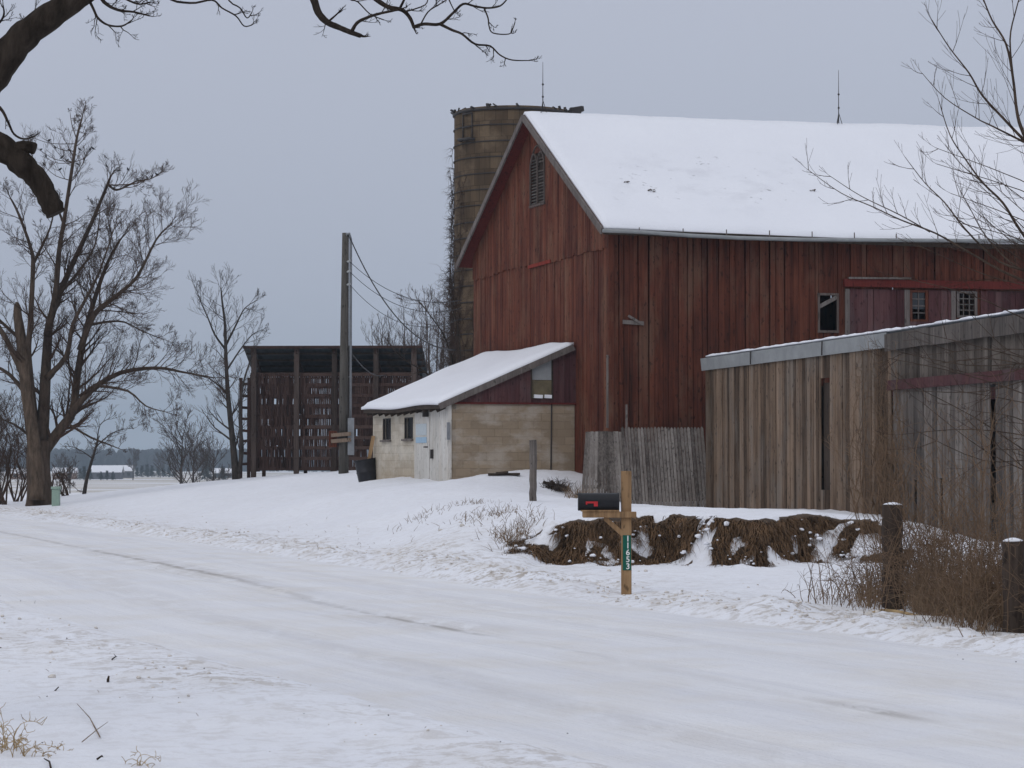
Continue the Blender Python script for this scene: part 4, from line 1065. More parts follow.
m = MB(); archtube(m, xb - .012, xb + .006, .005); m.build('rear_rim', 'black_metal', mbx)
m = MB(); yf = DM - hw - .014
def fl(x0, y0, x1, y1): a = q(x0, y1); b = q(x1, y0); m.box(((a.x + b.x) / 2, yf, (a.z + b.z) / 2), b.x - a.x, .006, b.z - a.z)
fl(585.5, 501.3, 597.5, 503.2); fl(593.5, 503.2, 597.5, 506.2); fl(585.5, 503.2, 587, 504.4); m.build('flag', 'flag_red', mbx)
m = MB(); rbox(m, 622.6, 535, 630.8, 570, -.068, -.0605); pl = bevel(m.build('number_plate', 'sign_green', mbx), .003)
def text(body, loc, size, parent, mat, name, rot=(math.pi / 2, 0, 0), ext=.002):
    c = bpy.data.curves.new('t', 'FONT'); c.body = body; c.size = size; c.align_x = 'CENTER'; c.align_y = 'CENTER'; c.extrude = ext
    c.offset = size * .015
    t = bpy.data.objects.new('t', c); COL.objects.link(t); dg = bpy.context.evaluated_depsgraph_get(); me = bpy.data.meshes.new_from_object(t.evaluated_get(dg))
    bpy.data.objects.remove(t); me.materials.clear(); me.materials.append(MATS[mat]); o = bpy.data.objects.new(name, me); COL.objects.link(o)
    o.parent = parent; o.location = Vector(loc) - root_loc(parent); o.rotation_euler = rot; return o
for i, ch in enumerate('11653'):
    text(ch, (q(626.8, 0).x, DM - .0705, q(626, 538.7 + i * 6.9).z), .098, pl, 'sign_white', 'digit')
# ---------------------------------------------------------------- bare trees
def smooth_poly(p, k=3):
    o = []
    for i in range(len(p) - 1):
        a = p[max(i - 1, 0)]; b = p[i]; c = p[i + 1]; d = p[min(i + 2, len(p) - 1)]
        for j in range(k):
            t = j / k
            o.append(.5 * ((2 * b) + (c - a) * t + (2 * a - 5 * b + 4 * c - d) * t * t + (3 * b - a - 3 * c + d) * t ** 3))
    o.append(p[-1].copy()); return o
def twigs(mt, mb, p, d, L, r, lvl, maxl, rng, up_=.12, spread=.72, ratio=.60, dens=1.0, jit=.11, rmin=.004, seg=None, sides=3):
    """a wandering branch that carries smaller ones"""
    seg = seg or max(3, int(5 - lvl * .5)); pts_ = [p.copy()]; rad = [r]; dirs = []
    d = d.normalized()
    for i in range(seg):
        d = (d + Vector((rng.gauss(0, jit), rng.gauss(0, jit), rng.gauss(0, jit) + up_))).normalized()
        p = p + d * (L / seg); pts_.append(p.copy()); rad.append(max(rmin, r * (1 - .8 * (i + 1) / seg))); dirs.append(d.copy())
    (mb if lvl > 0 else mt).tube(pts_, rad, 5 if r > .04 else sides, rng.random(), cap=False)
    if lvl >= maxl: return
    n = max(2, int(round((6 - lvl * .7) * dens)))
    for k in range(n):
        t = .22 + .76 * (k + rng.random() * .7) / n; i = min(int(t * seg), seg - 1); f = t * seg - i
        q = pts_[i].lerp(pts_[i + 1], min(f, 1)); dd = dirs[i]
        s = dd.orthogonal().normalized(); s.rotate(__import__('mathutils').Quaternion(dd, rng.uniform(0, 6.283)))
        nd = (dd + s * spread * rng.uniform(.6, 1.25)).normalized()
        twigs(mt, mb, q, nd, L * ratio * rng.uniform(.7, 1.2) * (1.15 - .55 * t), max(rmin, r * (1 - .7 * t) * .6), lvl + 1, maxl, rng, up_, spread, ratio, dens, jit, rmin, None, sides)
def px_limb(poly, D, r0, r1, mt, rng, dy=2.0, yo=None, sides=8, k=3, gn=0):
    """main limb from picture points, given its own depth drift"""
    y0 = 0 if yo is None else yo; drift = rng.uniform(-dy, dy); n = len(poly)
    pp = [P(a, b, D + y0 + drift * (i / max(1, n - 1))) for i, (a, b) in enumerate(poly)]
    pp = smooth_poly(pp, k); m_ = len(pp)
    rad = [(r0 + (r1 - r0) * (i / (m_ - 1)) ** .8) * (1 + gn * rng.gauss(0, 1)) for i in range(m_)]
    mt.tube(pp, rad, sides, rng.random(), cap=True); return pp, rad
def dress(pp, rad, mt, mb, rng, n, L, maxl, t0=.15, rr=None, **kw):
    m_ = len(pp)
    if n: twigs(mt, mb, pp[-1], pp[-1] - pp[-2], L * .4, rad[-1] * .9, 1, maxl, rng, **kw)
    for i in range(n):
        t = t0 + (1 - t0) * (i + rng.random()) / n; k = min(int(t * (m_ - 1)), m_ - 2); q = pp[k].lerp(pp[k + 1], t * (m_ - 1) - k)
        dd = (pp[k + 1] - pp[k]).normalized(); s = dd.orthogonal().normalized(); s.rotate(__import__('mathutils').Quaternion(dd, rng.uniform(0, 6.283)))
        nd = (dd * .8 + s * rng.uniform(.6, 1.2)).normalized()
        twigs(mt, mb, q, nd, L * rng.uniform(.6, 1.2) * (1.1 - .4 * t), rr or max(.012, rad[k] * .35), 1, maxl, rng, **kw)

# big tree beside the road, far left
rt = random.Random(5); DT = 88.0; tb = P(40, 505, DT); tzz = gz(tb.x, DT)
bt_ = thing('bare_tree', (tb.x, DT, tzz), 'large bare multi stemmed tree full of small birds at the far left', 'tree')
mt = MB(); mw = MB(); 
tr_pts = [Vector((tb.x, DT, tzz - .3)), Vector((tb.x, DT, tzz + .35))] + [P(a, b, DT) for a, b in ((39, 480), (38, 460), (40, 440))]
mt.tube(smooth_poly(tr_pts), [.62, .56, .50, .47, .45, .44, .43, .42, .42, .42, .42, .41, .38], 14, .5)
LIMBS = [
 ([(40,450),(43,420),(45,385),(47,350),(50,320),(61,290),(72,265),(91,224),(109,181)], .27, .05, 18, 1.9),
 ([(109,185),(116,190),(127,186),(137,181),(150,179),(159,174)], .05, .015, 6, .9),
 ([(47,335),(53,308),(56,290),(59,252),(64,221),(73,162),(77,137),(82,118)], .15, .03, 14, 1.5),
 ([(64,225),(56,205),(46,190),(38,172),(30,150)], .05, .012, 9, 1.3),
 ([(77,140),(72,125),(70,112)], .025, .008, 3, .6),
 ([(34,420),(30,380),(28,350),(30,327),(33,268),(31,249),(19,215),(11,199)], .17, .03, 16, 1.9),
 ([(34,262),(40,250),(50,228),(55,205)], .07, .02, 8, 1.4),
 ([(38,460),(45,450),(60,430),(73,411),(77,379),(84,338),(95,298),(108,262),(120,240)], .26, .04, 30, 2.6),
 ([(70,415),(91,391),(120,373),(157,368),(182,372),(215,378)], .14, .02, 20, 2.0),
 ([(100,386),(128,391),(146,406),(166,412)], .06, .012, 9, 1.2),
 ([(46,378),(66,357),(73,324),(88,295),(100,270),(112,235)], .12, .02, 16, 2.0),
 ([(80,350),(94,315),(115,297),(137,277),(156,240),(170,225)], .13, .02, 26, 2.2),
 ([(86,326),(106,322),(124,322),(142,331),(165,340)], .06, .012, 10, 1.3),
 ([(70,425),(90,437),(105,443),(120,449)], .05, .015, 6, .8),
 ([(30,400),(10,375),(-15,360),(-40,340)], .10, .02, 12, 1.8),
 ([(34,440),(15,425),(-10,415)], .07, .015, 8, 1.4),
 ([(28,345),(10,330),(-20,300),(-35,270)], .09, .02, 12, 2.0),
 ([(54,300),(80,270),(95,245),(100,215)], .07, .015, 9, 1.4),
]
LP_ = []
for poly, r0, r1, n, L in LIMBS:
    pp, rad = px_limb(poly, DT, r0, r1, mt, rt, 2.2, sides=7); LP_.append((pp, rad))
    dress(pp, rad, mt, mw, rt, int(n * 1.25), L * .80, 4, up_=.08, dens=.95, rmin=.0040)
tgt = [(31,136,5),(49,141,6),(67,161,4),(70,151,2),(80,150,2),(90,150,0),(93,149,0),(78,165,2),(75,156,2),(62,158,3),(55,148,3),(46,157,3),(44,165,3),(60,170,3),(107,167,1),(119,171,1),(128,170,1),
       (137,180,1),(142,179,1),(147,178,1),(152,177,1),(157,175,1),(41,150,3),(84,160,2)]
BP = [P(px, py, DT + rt.uniform(-.5, .5)) for px, py, li in tgt]
cand = [q for pp, rad in (LP_[0], LP_[1], LP_[2], LP_[3], LP_[5]) for q in pp]
for b_ in BP:                                     # a twig under every bird
    low = [q for q in cand if q.z < b_.z - .15] or cand; q = min(low, key=lambda c: (c - b_).length + .3 * abs(c.y - b_.y)); e_ = b_ - Vector((0, 0, .035))
    mid_ = q.lerp(e_, .55) + Vector((0, 0, -.12)); pp = smooth_poly([q, mid_, e_, e_ + (e_ - mid_).normalized() * .25], 3); mw.tube(pp, [.018 - .0015 * i for i in range(len(pp))], 3, .5)
    for k in (3, 5, 7): twigs(mt, mw, pp[k], (pp[k + 1] - pp[k]).normalized() + Vector((rt.gauss(0, .6), rt.gauss(0, .6), .4)), .5, .007, 2, 3, rt, rmin=.004)
mt.build('trunk', 'bark_brown', bt_); mw.build('crown', 'twig_brown', bt_)
ms = MB(); pp = smooth_poly([P(a, b, DT - .5) for a, b in ((37, 500), (37, 470), (32, 430), (26, 385), (22, 345), (18, 318), (17, 302))], 3)
ms.tube(pp, [.30, .29, .28, .27, .26, .25, .24, .23, .225, .22, .21, .20, .195, .19, .18, .16, .15, .12, .05][:len(pp)], 10, .8)
pp = smooth_poly([P(a, b, DT - .5) for a, b in ((26, 380), (14, 355), (2, 332), (-12, 315))], 3); ms.tube(pp, [.14 - .008 * i for i in range(len(pp))], 8, .8)
tag(ms.build('broken_stem', 'bark_snag', bt_), 'pale barkless stem snapped off at the top')
# birds
def bird_mesh():
    m = MB(); m.tube([Vector((0, 0, 0)) + Vector(q) for q in ((-.19, 0, -.05), (-.10, 0, -.01), (-.05, 0, .02), (.02, 0, .055), (.07, 0, .10), (.10, 0, .125), (.125, 0, .125), (.16, 0, .12))], [.012, .022, .048, .060, .045, .036, .026, .003], 8)
    m.tube([Vector((0, .015, .02)), Vector((.01, .015, -.05))], .006, 4); m.tube([Vector((0, -.015, .02)), Vector((.01, -.015, -.05))], .006, 4); return m
b0 = None
place = ['high in its leftmost twigs','near the top on the left','beside the central leader','beside the central leader','on a short twig right of the leader']
for i, (px, py, li) in enumerate(tgt):
    z_ = BP[i]
    if b0 is None: b0 = bird_mesh().build('bird', 'bird_black'); o = b0; o.location = z_
    else: o = b0.copy(); COL.objects.link(o); o.location = z_
    o.rotation_euler = (0, rt.uniform(-.2, .2), rt.uniform(0, 6.28)); s = rt.uniform(.48, .6); o.scale = (s, s, s)
    ORD = ('first', 'second', 'third', 'fourth', 'fifth', 'sixth', 'seventh', 'eighth', 'ninth', 'tenth', 'eleventh', 'twelfth', 'thirteenth', 'fourteenth', 'fifteenth', 'sixteenth', 'seventeenth', 'eighteenth')
    cl_ = lambda q: 1 if 134 < q[0] else (2 if q[0] > 100 else 0); c_ = cl_((px, py)); mem = [q for q in tgt if cl_(q) == c_]
    if c_: rk_ = sorted(mem, key=lambda q: q[0]).index(tgt[i]); lb = 'tiny black bird, %s from the left on the %s' % (ORD[rk_], 'big left tree'"'"'s bare right limb' if c_ == 1 else 'big left tree fork twigs')
    else: rk_ = sorted(mem, key=lambda q: q[1]).index(tgt[i]); lb = 'tiny black bird, %s from the top around the tallest stem of the large tree' % ORD[rk_]
    tag(o, lb, 'bird', 'small black birds perched in the large left tree')
# supporting twigs for the birds
# second tree left of the corn crib
def small_tree(px, py, D, stems, label, seed, L=1.2, n=10, maxl=3, barkm='bark_grey', twm='twig_grey', r=.12, dens=.9, name='bare_tree', cat='tree', group=None, rmin=.0045, up_=.14, dy=1.0):
    rr = random.Random(seed); a = P(px, py, D); zg = gz(a.x, D); t = thing(name, (a.x, D, min(zg, a.z)), label, cat, group); m1, m2 = MB(), MB()
    for poly, r0, r1, nn_, LL in stems:
        poly = list(poly)
        pp, rad = px_limb(poly, D, r0, r1, m1, rr, dy, sides=6)
        if abs(poly[0][0] - px) < 12 and abs(poly[0][1] - py) < 12 and pp[0].z > zg - .1: m1.tube([Vector((pp[0].x, pp[0].y, zg - .3)), pp[0]], [r0 * 1.15, r0], 6, .5)
        dress(pp, rad, m1, m2, rr, nn_, LL * .85, maxl, dens=dens * .88, rmin=rmin, up_=up_)
    m1.build('trunk', barkm, t); m2.build('crown', twm, t); return t
small_tree(236, 478, 95, [([(236,479),(234,455),(231,425),(228,395),(226,360),(225,325),(222,300),(221,288)], .16, .02, 26, 1.7),
   ([(238,474),(242,450),(240,420),(241,395),(247,370),(255,350)], .10, .02, 14, 1.2),
   ([(228,395),(218,385),(208,378),(196,376)], .05, .01, 8, 1.0), ([(226,350),(215,335),(208,318),(200,300),(197,290)], .05, .01, 10, 1.1),
   ([(226,345),(236,325),(245,308),(258,300)], .05, .01, 10, 1.1), ([(227,370),(240,350),(252,335),(262,330)], .04, .01, 8, 1.0)],
   'slender bare tree standing just left of the corn crib', 11, dens=.95)
small_tree(84, 494, 97, [([(84,495),(87,478),(92,460),(98,440)], .09, .04, 3, .5), ([(92,458),(80,450),(70,446)], .03, .01, 6, .7), ([(95,448),(108,436),(120,430),(135,428)], .03, .01, 8, .9), ([(97,442),(100,425),(110,418)], .03, .01, 6, .9)],
   'thin dark leaning tree with flat twigs right of the large tree', 12, dens=.8)
# shrubs round the big tree
for i, (px, D, top, n, lb) in enumerate(((2, 92, 395, 9, 'tangled brown bush at the left picture edge behind the large tree'), (-22, 93, 380, 8, 'tall brown brush just outside the large tree on the left'),
        (18, 96, 430, 8, 'low brown thicket bush behind the foot of the large tree'), (66, 98, 470, 5, 'small brown shrub right of the large tree foot'))):
    st = []; rr = random.Random(40 + i); by_ = 506 if i < 3 else 497
    for k in range(n):
        x = px + rr.uniform(-10, 10); st.append(([(px + rr.uniform(-5, 5), by_), (x + rr.uniform(-6, 6), (by_ * 2 + top) / 3), (x + rr.uniform(-12, 12), (by_ + top) / 2 - 10), (x + rr.uniform(-16, 16), top + rr.uniform(0, 25))], .04, .01, 9, 1.3 if i < 3 else .5))
    small_tree(px, by_, D, st, lb, 60 + i, barkm='twig_brown', twm='twig_brown', name='bush', cat='bush', dens=.85)
# trees behind crib and silo
for i, (px, top, D, w_, n, lb) in enumerate(((385, 318, 118, 12, 7, 'bare grey brush tree above the corn crib roof right half'), (412, 308, 116, 14, 8, 'dense bare tree behind the gap between crib and silo'),
        (436, 300, 112, 12, 9, 'dense bare tree right behind the vine covered silo side'))):
    rr = random.Random(80 + i); st = []
    for k in range(n):
        x = px + rr.uniform(-w_, w_); st.append(([(px + rr.uniform(-4, 4), 468), (px + (x - px) * .4, 425), (px + (x - px) * .8 + rr.uniform(-3, 3), 375), (x + rr.uniform(-3, 3), top + rr.uniform(0, 30))], .07, .012, 14, 1.5))
    small_tree(px, 468, D, st, lb, 90 + i, barkm='twig_grey', twm='vine_brown', dens=.8, up_=.2)
small_tree(452, 465, 82, [([(452,465),(450,420),(440,390),(425,372),(408,362),(395,350)], .06, .012, 14, 1.3), ([(450,430),(455,380),(446,340),(432,318),(418,300)], .05, .01, 14, 1.2), ([(450,400),(460,370),(458,330),(450,300)], .05, .01, 12, 1.2)],
   'arching dark branched shrub tree against the left side of the silo', 99, barkm='bark_dark', twm='vine_brown')

# ---------------------------------------------------------------- distant field trees, houses, woods
def far_tree(px, D, top, spread, label, seed, n=6, lvl=3, L=2.2, mat='twig_grey', name='bare_tree', cat='tree'):
    rr = random.Random(seed); x = P(px, 480, D).x; zg = gz(x, D); t = thing(name, (x, D, zg), label, cat); m1, m2 = MB(), MB(); zt = P(px, top, D).z; h = zt - zg
    m1.tube([Vector((x, D, zg - .3)), Vector((x, D, zg + h * .35)), Vector((x + .1, D, zg + h * .8))], [.16 * h / 8, .12 * h / 8, .03], 6)
    for k in range(n * 3):
        z = zg + h * (.22 + .6 * k / (n * 3)); a = rr.uniform(0, 6.283)
        twigs(m1, m2, Vector((x, D, z)), Vector((math.cos(a) * spread, math.sin(a) * spread, rr.uniform(.5, 1.3))), h * rr.uniform(.28, .42), .05 * h / 8, 1, lvl, rr, rmin=.013 * D / 200, dens=.85, up_=.12)
    m1.build('trunk', 'bark_grey', t); m2.build('crown', mat, t)
far_tree(181, 190, 416, .8, 'taller of the two bare field trees left of the slender tree', 1)
far_tree(193, 196, 428, .8, 'shorter bare field tree just right of its taller neighbour', 2)
far_tree(213, 220, 440, 1.0, 'rounded bare field tree nearest the slender tree', 3)
far_tree(70, 330, 462, 1.0, 'small bare tree in the field near the large tree', 4)
far_tree(133, 760, 450, 1.1, 'broad bare tree right of the distant low house', 6, L=3, n=5)
far_tree(160, 880, 452, 1.1, 'broad bare tree rising out of the dark evergreen hedge', 7, n=5)
far_tree(205, 760, 450, 1.1, 'distant bare tree behind the field trees', 8, n=5)
far_tree(60, 700, 455, 1.1, 'distant bare tree left of the low houses', 9, n=5)
def gable_house(px0, px1, D, ybase, yeave, yridge, label, wall, roofm='snow_cap', cat='house', name='house'):
    a = P(px0, ybase, D); b = P(px1, ybase, D); zb = gz((a.x + b.x) / 2, D); s = D / F; he = (ybase - yeave) * s; hr = (ybase - yridge) * s; w_ = b.x - a.x; dp = max(5, w_ * .5)
    t = thing(name, ((a.x + b.x) / 2, D, zb), label, cat); m = MB(); m.box(((a.x + b.x) / 2, D, zb + he / 2), w_, dp, he); 
    cx = (a.x + b.x) / 2
    for sx in (-1, 1): x = cx + sx * (w_ / 2 - .02); m.add([(x, D - dp / 2, zb + he), (x, D + dp / 2, zb + he), (x, D, zb + hr - .1)], [(0, 1, 2)])
    m.build('wall', wall, t); m = MB()
    for sg in (-1, 1):
        p0 = Vector((cx - w_ / 2 - .4, D + sg * (dp / 2 + .4), zb + he - .1)); p1 = Vector((cx + w_ / 2 + .4, D + sg * (dp / 2 + .4), zb + he - .1)); q0 = Vector((cx - w_ / 2 - .4, D, zb + hr)); q1 = Vector((cx + w_ / 2 + .4, D, zb + hr)); u2 = up * .25
        m.box8([p0, p1, q1, q0, p0 + u2, p1 + u2, q1 + u2, q0 + u2])
    m.build('roof', roofm, t)
    for k in range(max(2, int(w_ / 4))):
        x = a.x + w_ * (k + .5) / max(2, int(w_ / 4)); m = MB(); m.box((x, D - dp / 2 - .02, zb + he * .55), 1.1, .08, he * .4); m.build('window' if k else 'door', 'dark_glass', t)
HZ = [(92, 122, 800, 481, 474, 468, 'long low distant house with a snowy roof beyond the stubble field', 'far_wall_grey'),
      (54, 76, 790, 482, 475, 471, 'brown distant house seen just right of the large tree trunk', 'far_wall'),
      (120, 133, 860, 479, 472, 467, 'small dark distant barn right of the long low house', 'far_wall_grey'),
      (214, 232, 860, 479, 474, 470, 'distant low house with a snowy roof left of the slender tree foot', 'far_wall_grey'),
      (12, 30, 800, 481, 475, 471, 'distant brown house at the left edge behind brush', 'far_wall')]
for h in HZ: gable_house(*h[:6], h[6], h[7])
def evergreen(px, D, top, seed, label, group=None):
    rr = random.Random(seed); x = P(px, 480, D).x; zg = gz(x, D); zt = P(px, top, D).z; h = zt - zg; t = thing('evergreen_tree', (x, D, zg), label, 'tree', group)
    m = MB(); m.tube([Vector((x, D, zg - .2)), Vector((x, D, zg + h * .9))], [.2, .04], 5); m.build('trunk', 'bark_dark', t); m = MB()
    for i in range(260):
        f_ = rr.random() ** .8; r = h * .46 * (1 - f_) * rr.uniform(.5, 1.05) + .1; a = rr.uniform(0, 6.283); c = Vector((x + r * math.cos(a), D + r * math.sin(a), zg + h * (.06 + .94 * f_)))
        d = Vector((math.cos(a), math.sin(a), -.35)); s_ = h * .15 * rr.uniform(.6, 1.4); sd = Vector((-math.sin(a), math.cos(a), 0)) * s_ * .5
        m.add([c - d * s_ + sd, c + d * s_ + up * rr.uniform(-.1, .1), c - d * s_ - sd], [(0, 1, 2)], rr.random())
    m.build('crown', 'evergreen', t)
k = 0
for px, D, top in ((84,760,467),(90,765,470),(101,760,472),(107,760,471),(113,765,472),(137,900,468),(142,905,466),(147,910,465),(152,900,466),(158,905,467),(163,910,466),(169,900,467),(174,906,468),(207,700,455),(80,770,469),(223,720,467)):
    near_ = [80, 84, 90, 101, 107, 113]; row_ = [137, 142, 147, 152, 158, 163, 169, 174]
    lb = 'tallest dark evergreen left of the slender tree foot' if px == 207 else ('small dark evergreen beside the far right house' if px == 223 else
         ('dark evergreen, %s from the left of the six before the long low house' % ORD[near_.index(px)] if px < 130 else 'dark evergreen, %s from the left in the dense distant hedge row' % ORD[row_.index(px)]))
    evergreen(px, D, top, 200 + k, lb, None if px in (207, 223) else ('evergreens near the low houses' if px < 130 else 'evergreens in the distant hedge row')); k += 1
# far wood: one continuous mass of crowns
rw = random.Random(77); m = MB()
for i in range(2600):
    D = rw.uniform(1450, 1900); px = rw.uniform(-260, 1300); x = (px - 512) / F * D; zg = gz(x, D); h = rw.uniform(11, 13.5) * D / 1500; r = h * rw.uniform(.22, .34); n = 7; v = []; f = []
    for j, (fz_, fr) in enumerate(((0, .35), (.25, .8), (.5, 1), (.75, .75), (.93, .35))):
        for a in range(n): ang = 6.283 * a / n; rr_ = r * fr * rw.uniform(.75, 1.2); v.append((x + rr_ * math.cos(ang), D + rr_ * math.sin(ang), zg + h * (fz_ + rw.uniform(-.05, .05))))
    v.append((x, D, zg + h))
    for j in range(4):
        for a in range(n): f.append((j * n + a, j * n + (a + 1) % n, (j + 1) * n + (a + 1) % n, (j + 1) * n + a))
    for a in range(n): f.append((4 * n + a, 4 * n + (a + 1) % n, 5 * n))
    m.add(v, f, rw.random(), False)
tag(m.build('far_wood', 'far_wood'), 'long slate blue band of distant woods along the horizon', 'woods', kind='stuff')

# green pedestal
DP = 84.0; a = P(56, 500, DP); zg = gz(a.x, DP); t = thing('utility_pedestal', (a.x, DP, zg), 'small pale green utility pedestal in snow beside the large tree', 'utility box')
zt = P(56, 488, DP).z; m = MB(); m.box((a.x, DP, (zg + zt) / 2 - .1), .26, .24, zt - zg + .1); bevel(m.build('cabinet', 'pedestal_green', t), .03); m = MB(); m.box((a.x, DP, zt), .31, .29, .10); bevel(m.build('lid', 'pedestal_green', t), .03)

# ---------------------------------------------------------------- near tree overhead at the left (trunk outside the frame)
rn = random.Random(17); DN = 14.0
tx = P(-330, 600, DN).x; nt_ = thing('overhanging_tree', (tx, DN, gz(tx, DN)), 'dark near tree whose thick limbs and sawn stub hang in from the top left', 'tree')
mt = MB(); mw = MB()
mt.tube(smooth_poly([Vector((tx, DN, -.2)), Vector((tx, DN, 1.2)), Vector((tx + .1, DN, 2.4)), P(-250, 180, DN), P(-200, 40, DN), P(-190, -120, DN), P(-150, -330, DN)]), [.38 - .012 * i for i in range(19)], 14, .5)
def nlimb(poly, r0, r1, n=0, L=.5, D=DN, dy=.3, gn=.03, maxl=3, sides=10, k=4, **kw):
    if poly[0][0] >= 160 and -80 < poly[0][1] < 0:      # grow it out of the high bough above the frame
        bx = max(150, poly[0][0] - 14); poly = [(bx, float(np.interp(bx, [150, 220, 330, 440, 520], [-54, -90, -72, -60, -40])))] + list(poly); dy = .03
    pp, rad = px_limb(poly, D, r0, r1, mt, rn, dy, sides=sides, k=k, gn=gn)
    if n: dress(pp, rad, mt, mw, rn, max(2, int(n * .75)), L, 3 if maxl == 3 else maxl, rmin=.0012, dens=.62, rr=.0042, **kw)
    return pp
nlimb([(-200,60),(-120,150),(-50,118),(-12,80),(2,62),(22,38),(42,22),(62,8),(85,-8),(130,-40),(220,-90),(320,-120)], .125, .05, 4, .4, dy=.1)
nlimb([(-220,90),(-120,130),(-50,132),(-15,140),(5,150),(22,164),(38,180),(48,198),(56,214)], .11, .056, 0, gn=.06, dy=.05)
nlimb([(10,156),(20,148),(28,147),(35.5,149)], .042, .033, gn=.04, dy=.02)
nlimb([(-20,95),(0,108),(8,122),(14,134),(24,139),(35,136)], .012, .004, 3, .1, dy=.1, sides=6)
nlimb([(-15,50),(0,42),(6,40),(8,48),(2,52)], .02, .008, 4, .12, dy=.1, sides=6)
nlimb([(-10,30),(0,22),(4,14),(3,5)], .01, .004, 5, .12, dy=.1, sides=5)
nlimb([(20,38),(26,26),(22,18)], .006, .003, 3, .08, dy=.05, sides=5)
# hanging fringe, px 85..155
nlimb([(84,-10),(93,8),(98,18),(108,25),(122,26),(132,20)], .010, .004, 7, .13, dy=.1, sides=6, jit=.25)
nlimb([(95,-14),(104,2),(118,10),(134,12),(150,16)], .013, .004, 10, .14, dy=.1, sides=6, jit=.25)
nlimb([(100,-15),(120,-4),(138,4),(150,2)], .010, .003, 10, .13, dy=.1, sides=6, jit=.25)
nlimb([(165,-6),(190,3),(212,0),(222,8),(236,16),(244,26),(252,25)], .008, .003, 6, .12, dy=.1, sides=6)
nlimb([(225,-8),(240,8),(247,18),(252,12)], .006, .003, 4, .09, dy=.1, sides=5)
nlimb([(250,-30),(290,-26),(311,-6),(318,12),(327,22),(338,27),(350,32),(361,36)], .034, .012, 3, .12, dy=.1, sides=8)
nlimb([(328,22),(336,15),(343,8)], .008, .003, 1, .05, dy=.05, sides=5)
nlimb([(352,31),(357,23),(366,18),(378,14),(392,11),(402,9)], .011, .006, 4, .12, dy=.05, sides=6)
nlimb([(345,-8),(358,2),(370,14),(384,20)], .006, .003, 4, .1, dy=.05, sides=5)
nlimb([(330,-70),(352,-24),(372,-4),(388,7),(402,10),(410,18),(414,28)], .022, .009, 3, .1, dy=.1, sides=7)
nlimb([(399,10),(404,0),(408,-10)], .008, .006, 0, sides=6, dy=.05)
nlimb([(414,27),(424,24),(440,24),(452,14),(463,4),(474,6),(487,8),(500,6),(508,-2)], .011, .004, 6, .1, dy=.1, sides=6)
nlimb([(440,24),(452,30),(462,34),(475,44),(490,46),(500,55),(512,60),(530,60.5)], .009, .003, 9, .09, dy=.1, sides=6, jit=.22)
nlimb([(484,8),(488,18),(489,26),(493,33),(509,34),(513,28),(515,22)], .005, .003, 4, .06, dy=.05, sides=5)
nlimb([(405,12),(425,5),(428,-4)], .005, .003, 3, .09, dy=.05, sides=5)
nlimb([(445,-12),(450,2),(455,12)], .006, .003, 3, .08, dy=.05, sides=5)
nlimb([(420,26),(428,12),(440,4),(455,-6)], .005, .003, 4, .12, dy=.05, sides=5)
nlimb([(440,-62),(480,-34),(520,-22)], .02, .01, 5, .14, dy=.03, sides=6)
nlimb([(220,-90),(330,-72),(440,-60),(520,-40)], .05, .02, 6, .3, dy=.02, sides=8)
nlimb([(-190,-120),(-60,-150),(90,-130),(220,-90)], .12, .05, 6, .4, dy=.1, sides=8)
mt.build('trunk', 'bark_dark', nt_); mw.build('crown', 'bark_dark', nt_)

# ---------------------------------------------------------------- bare tree reaching in from the right edge
rq = random.Random(23); DQ = 27.0; qx = P(1110, 600, DQ).x
rt_ = thing('leaning_tree', (qx, DQ, gz(qx, DQ)), 'fine branched bare tree reaching in from the right picture edge', 'tree')
mt = MB(); mw = MB(); root = smooth_poly([Vector((qx, DQ, -.2)), P(1112, 560, DQ), P(1106, 470, DQ), P(1100, 380, DQ), P(1085, 300, DQ), P(1070, 220, DQ), P(1062, 120, DQ)])
mt.tube(root, [.13 - .006 * i for i in range(len(root))], 10, .4)
def rl(poly, r0, r1, n, L, maxl=2, D=DQ, dy=.8, up_=.10, **kw):
    pp, rad = px_limb(poly, D, r0, r1, mt, rq, dy, sides=6, k=4); dress(pp, rad, mt, mw, rq, int(n * .7), L * 1.35, maxl, t0=.05, rmin=.0020, up_=up_, dens=.55, rr=.0050, jit=.05, spread=.5, **kw)
rl([(1066,200),(1040,165),(1023,132),(1017,112),(1013,78),(1006,44),(992,20),(983,-2)], .028, .007, 16, .5)
rl([(1014,85),(1010,40),(1016,10),(1022,-10)], .012, .005, 8, .4)
rl([(1075,240),(1050,165),(1024,140),(1003,118),(982,95),(969,73),(949,47),(932,20)], .024, .004, 20, .42)
rl([(1024,142),(1010,135),(990,125),(976,118),(945,98),(922,73)], .014, .003, 14, .35)
rl([(1082,290),(1045,262),(1020,230),(1003,203),(983,183),(966,160),(950,135),(939,101)], .022, .004, 20, .42)
rl([(983,183),(962,165),(945,145)], .008, .003, 8, .25)
rl([(1085,300),(1040,275),(1000,262),(966,230),(945,203),(925,183),(905,157)], .018, .003, 16, .35)
rl([(1090,330),(1040,290),(1000,270),(965,250),(935,233),(901,220),(871,206),(841,193),(807,169)], .018, .003, 20, .32)
rl([(930,232),(900,215),(861,196),(830,176)], .008, .003, 10, .25)
rl([(1095,350),(1050,290),(1010,262),(985,235),(972,212),(960,190)], .015, .003, 14, .38)
for i in range(17):
    y0 = rq.uniform(290, 470); x1 = rq.uniform(885, 985); y1 = y0 + rq.uniform(-90, 30)
    rl([(1100, y0 + 40), (1050, y0 + rq.uniform(-10, 20)), ((x1 + 1050) / 2, (y0 + y1) / 2 + rq.uniform(-10, 20)), (x1, y1)], .010, .003, 8, .42, dy=1.5, up_=.05)
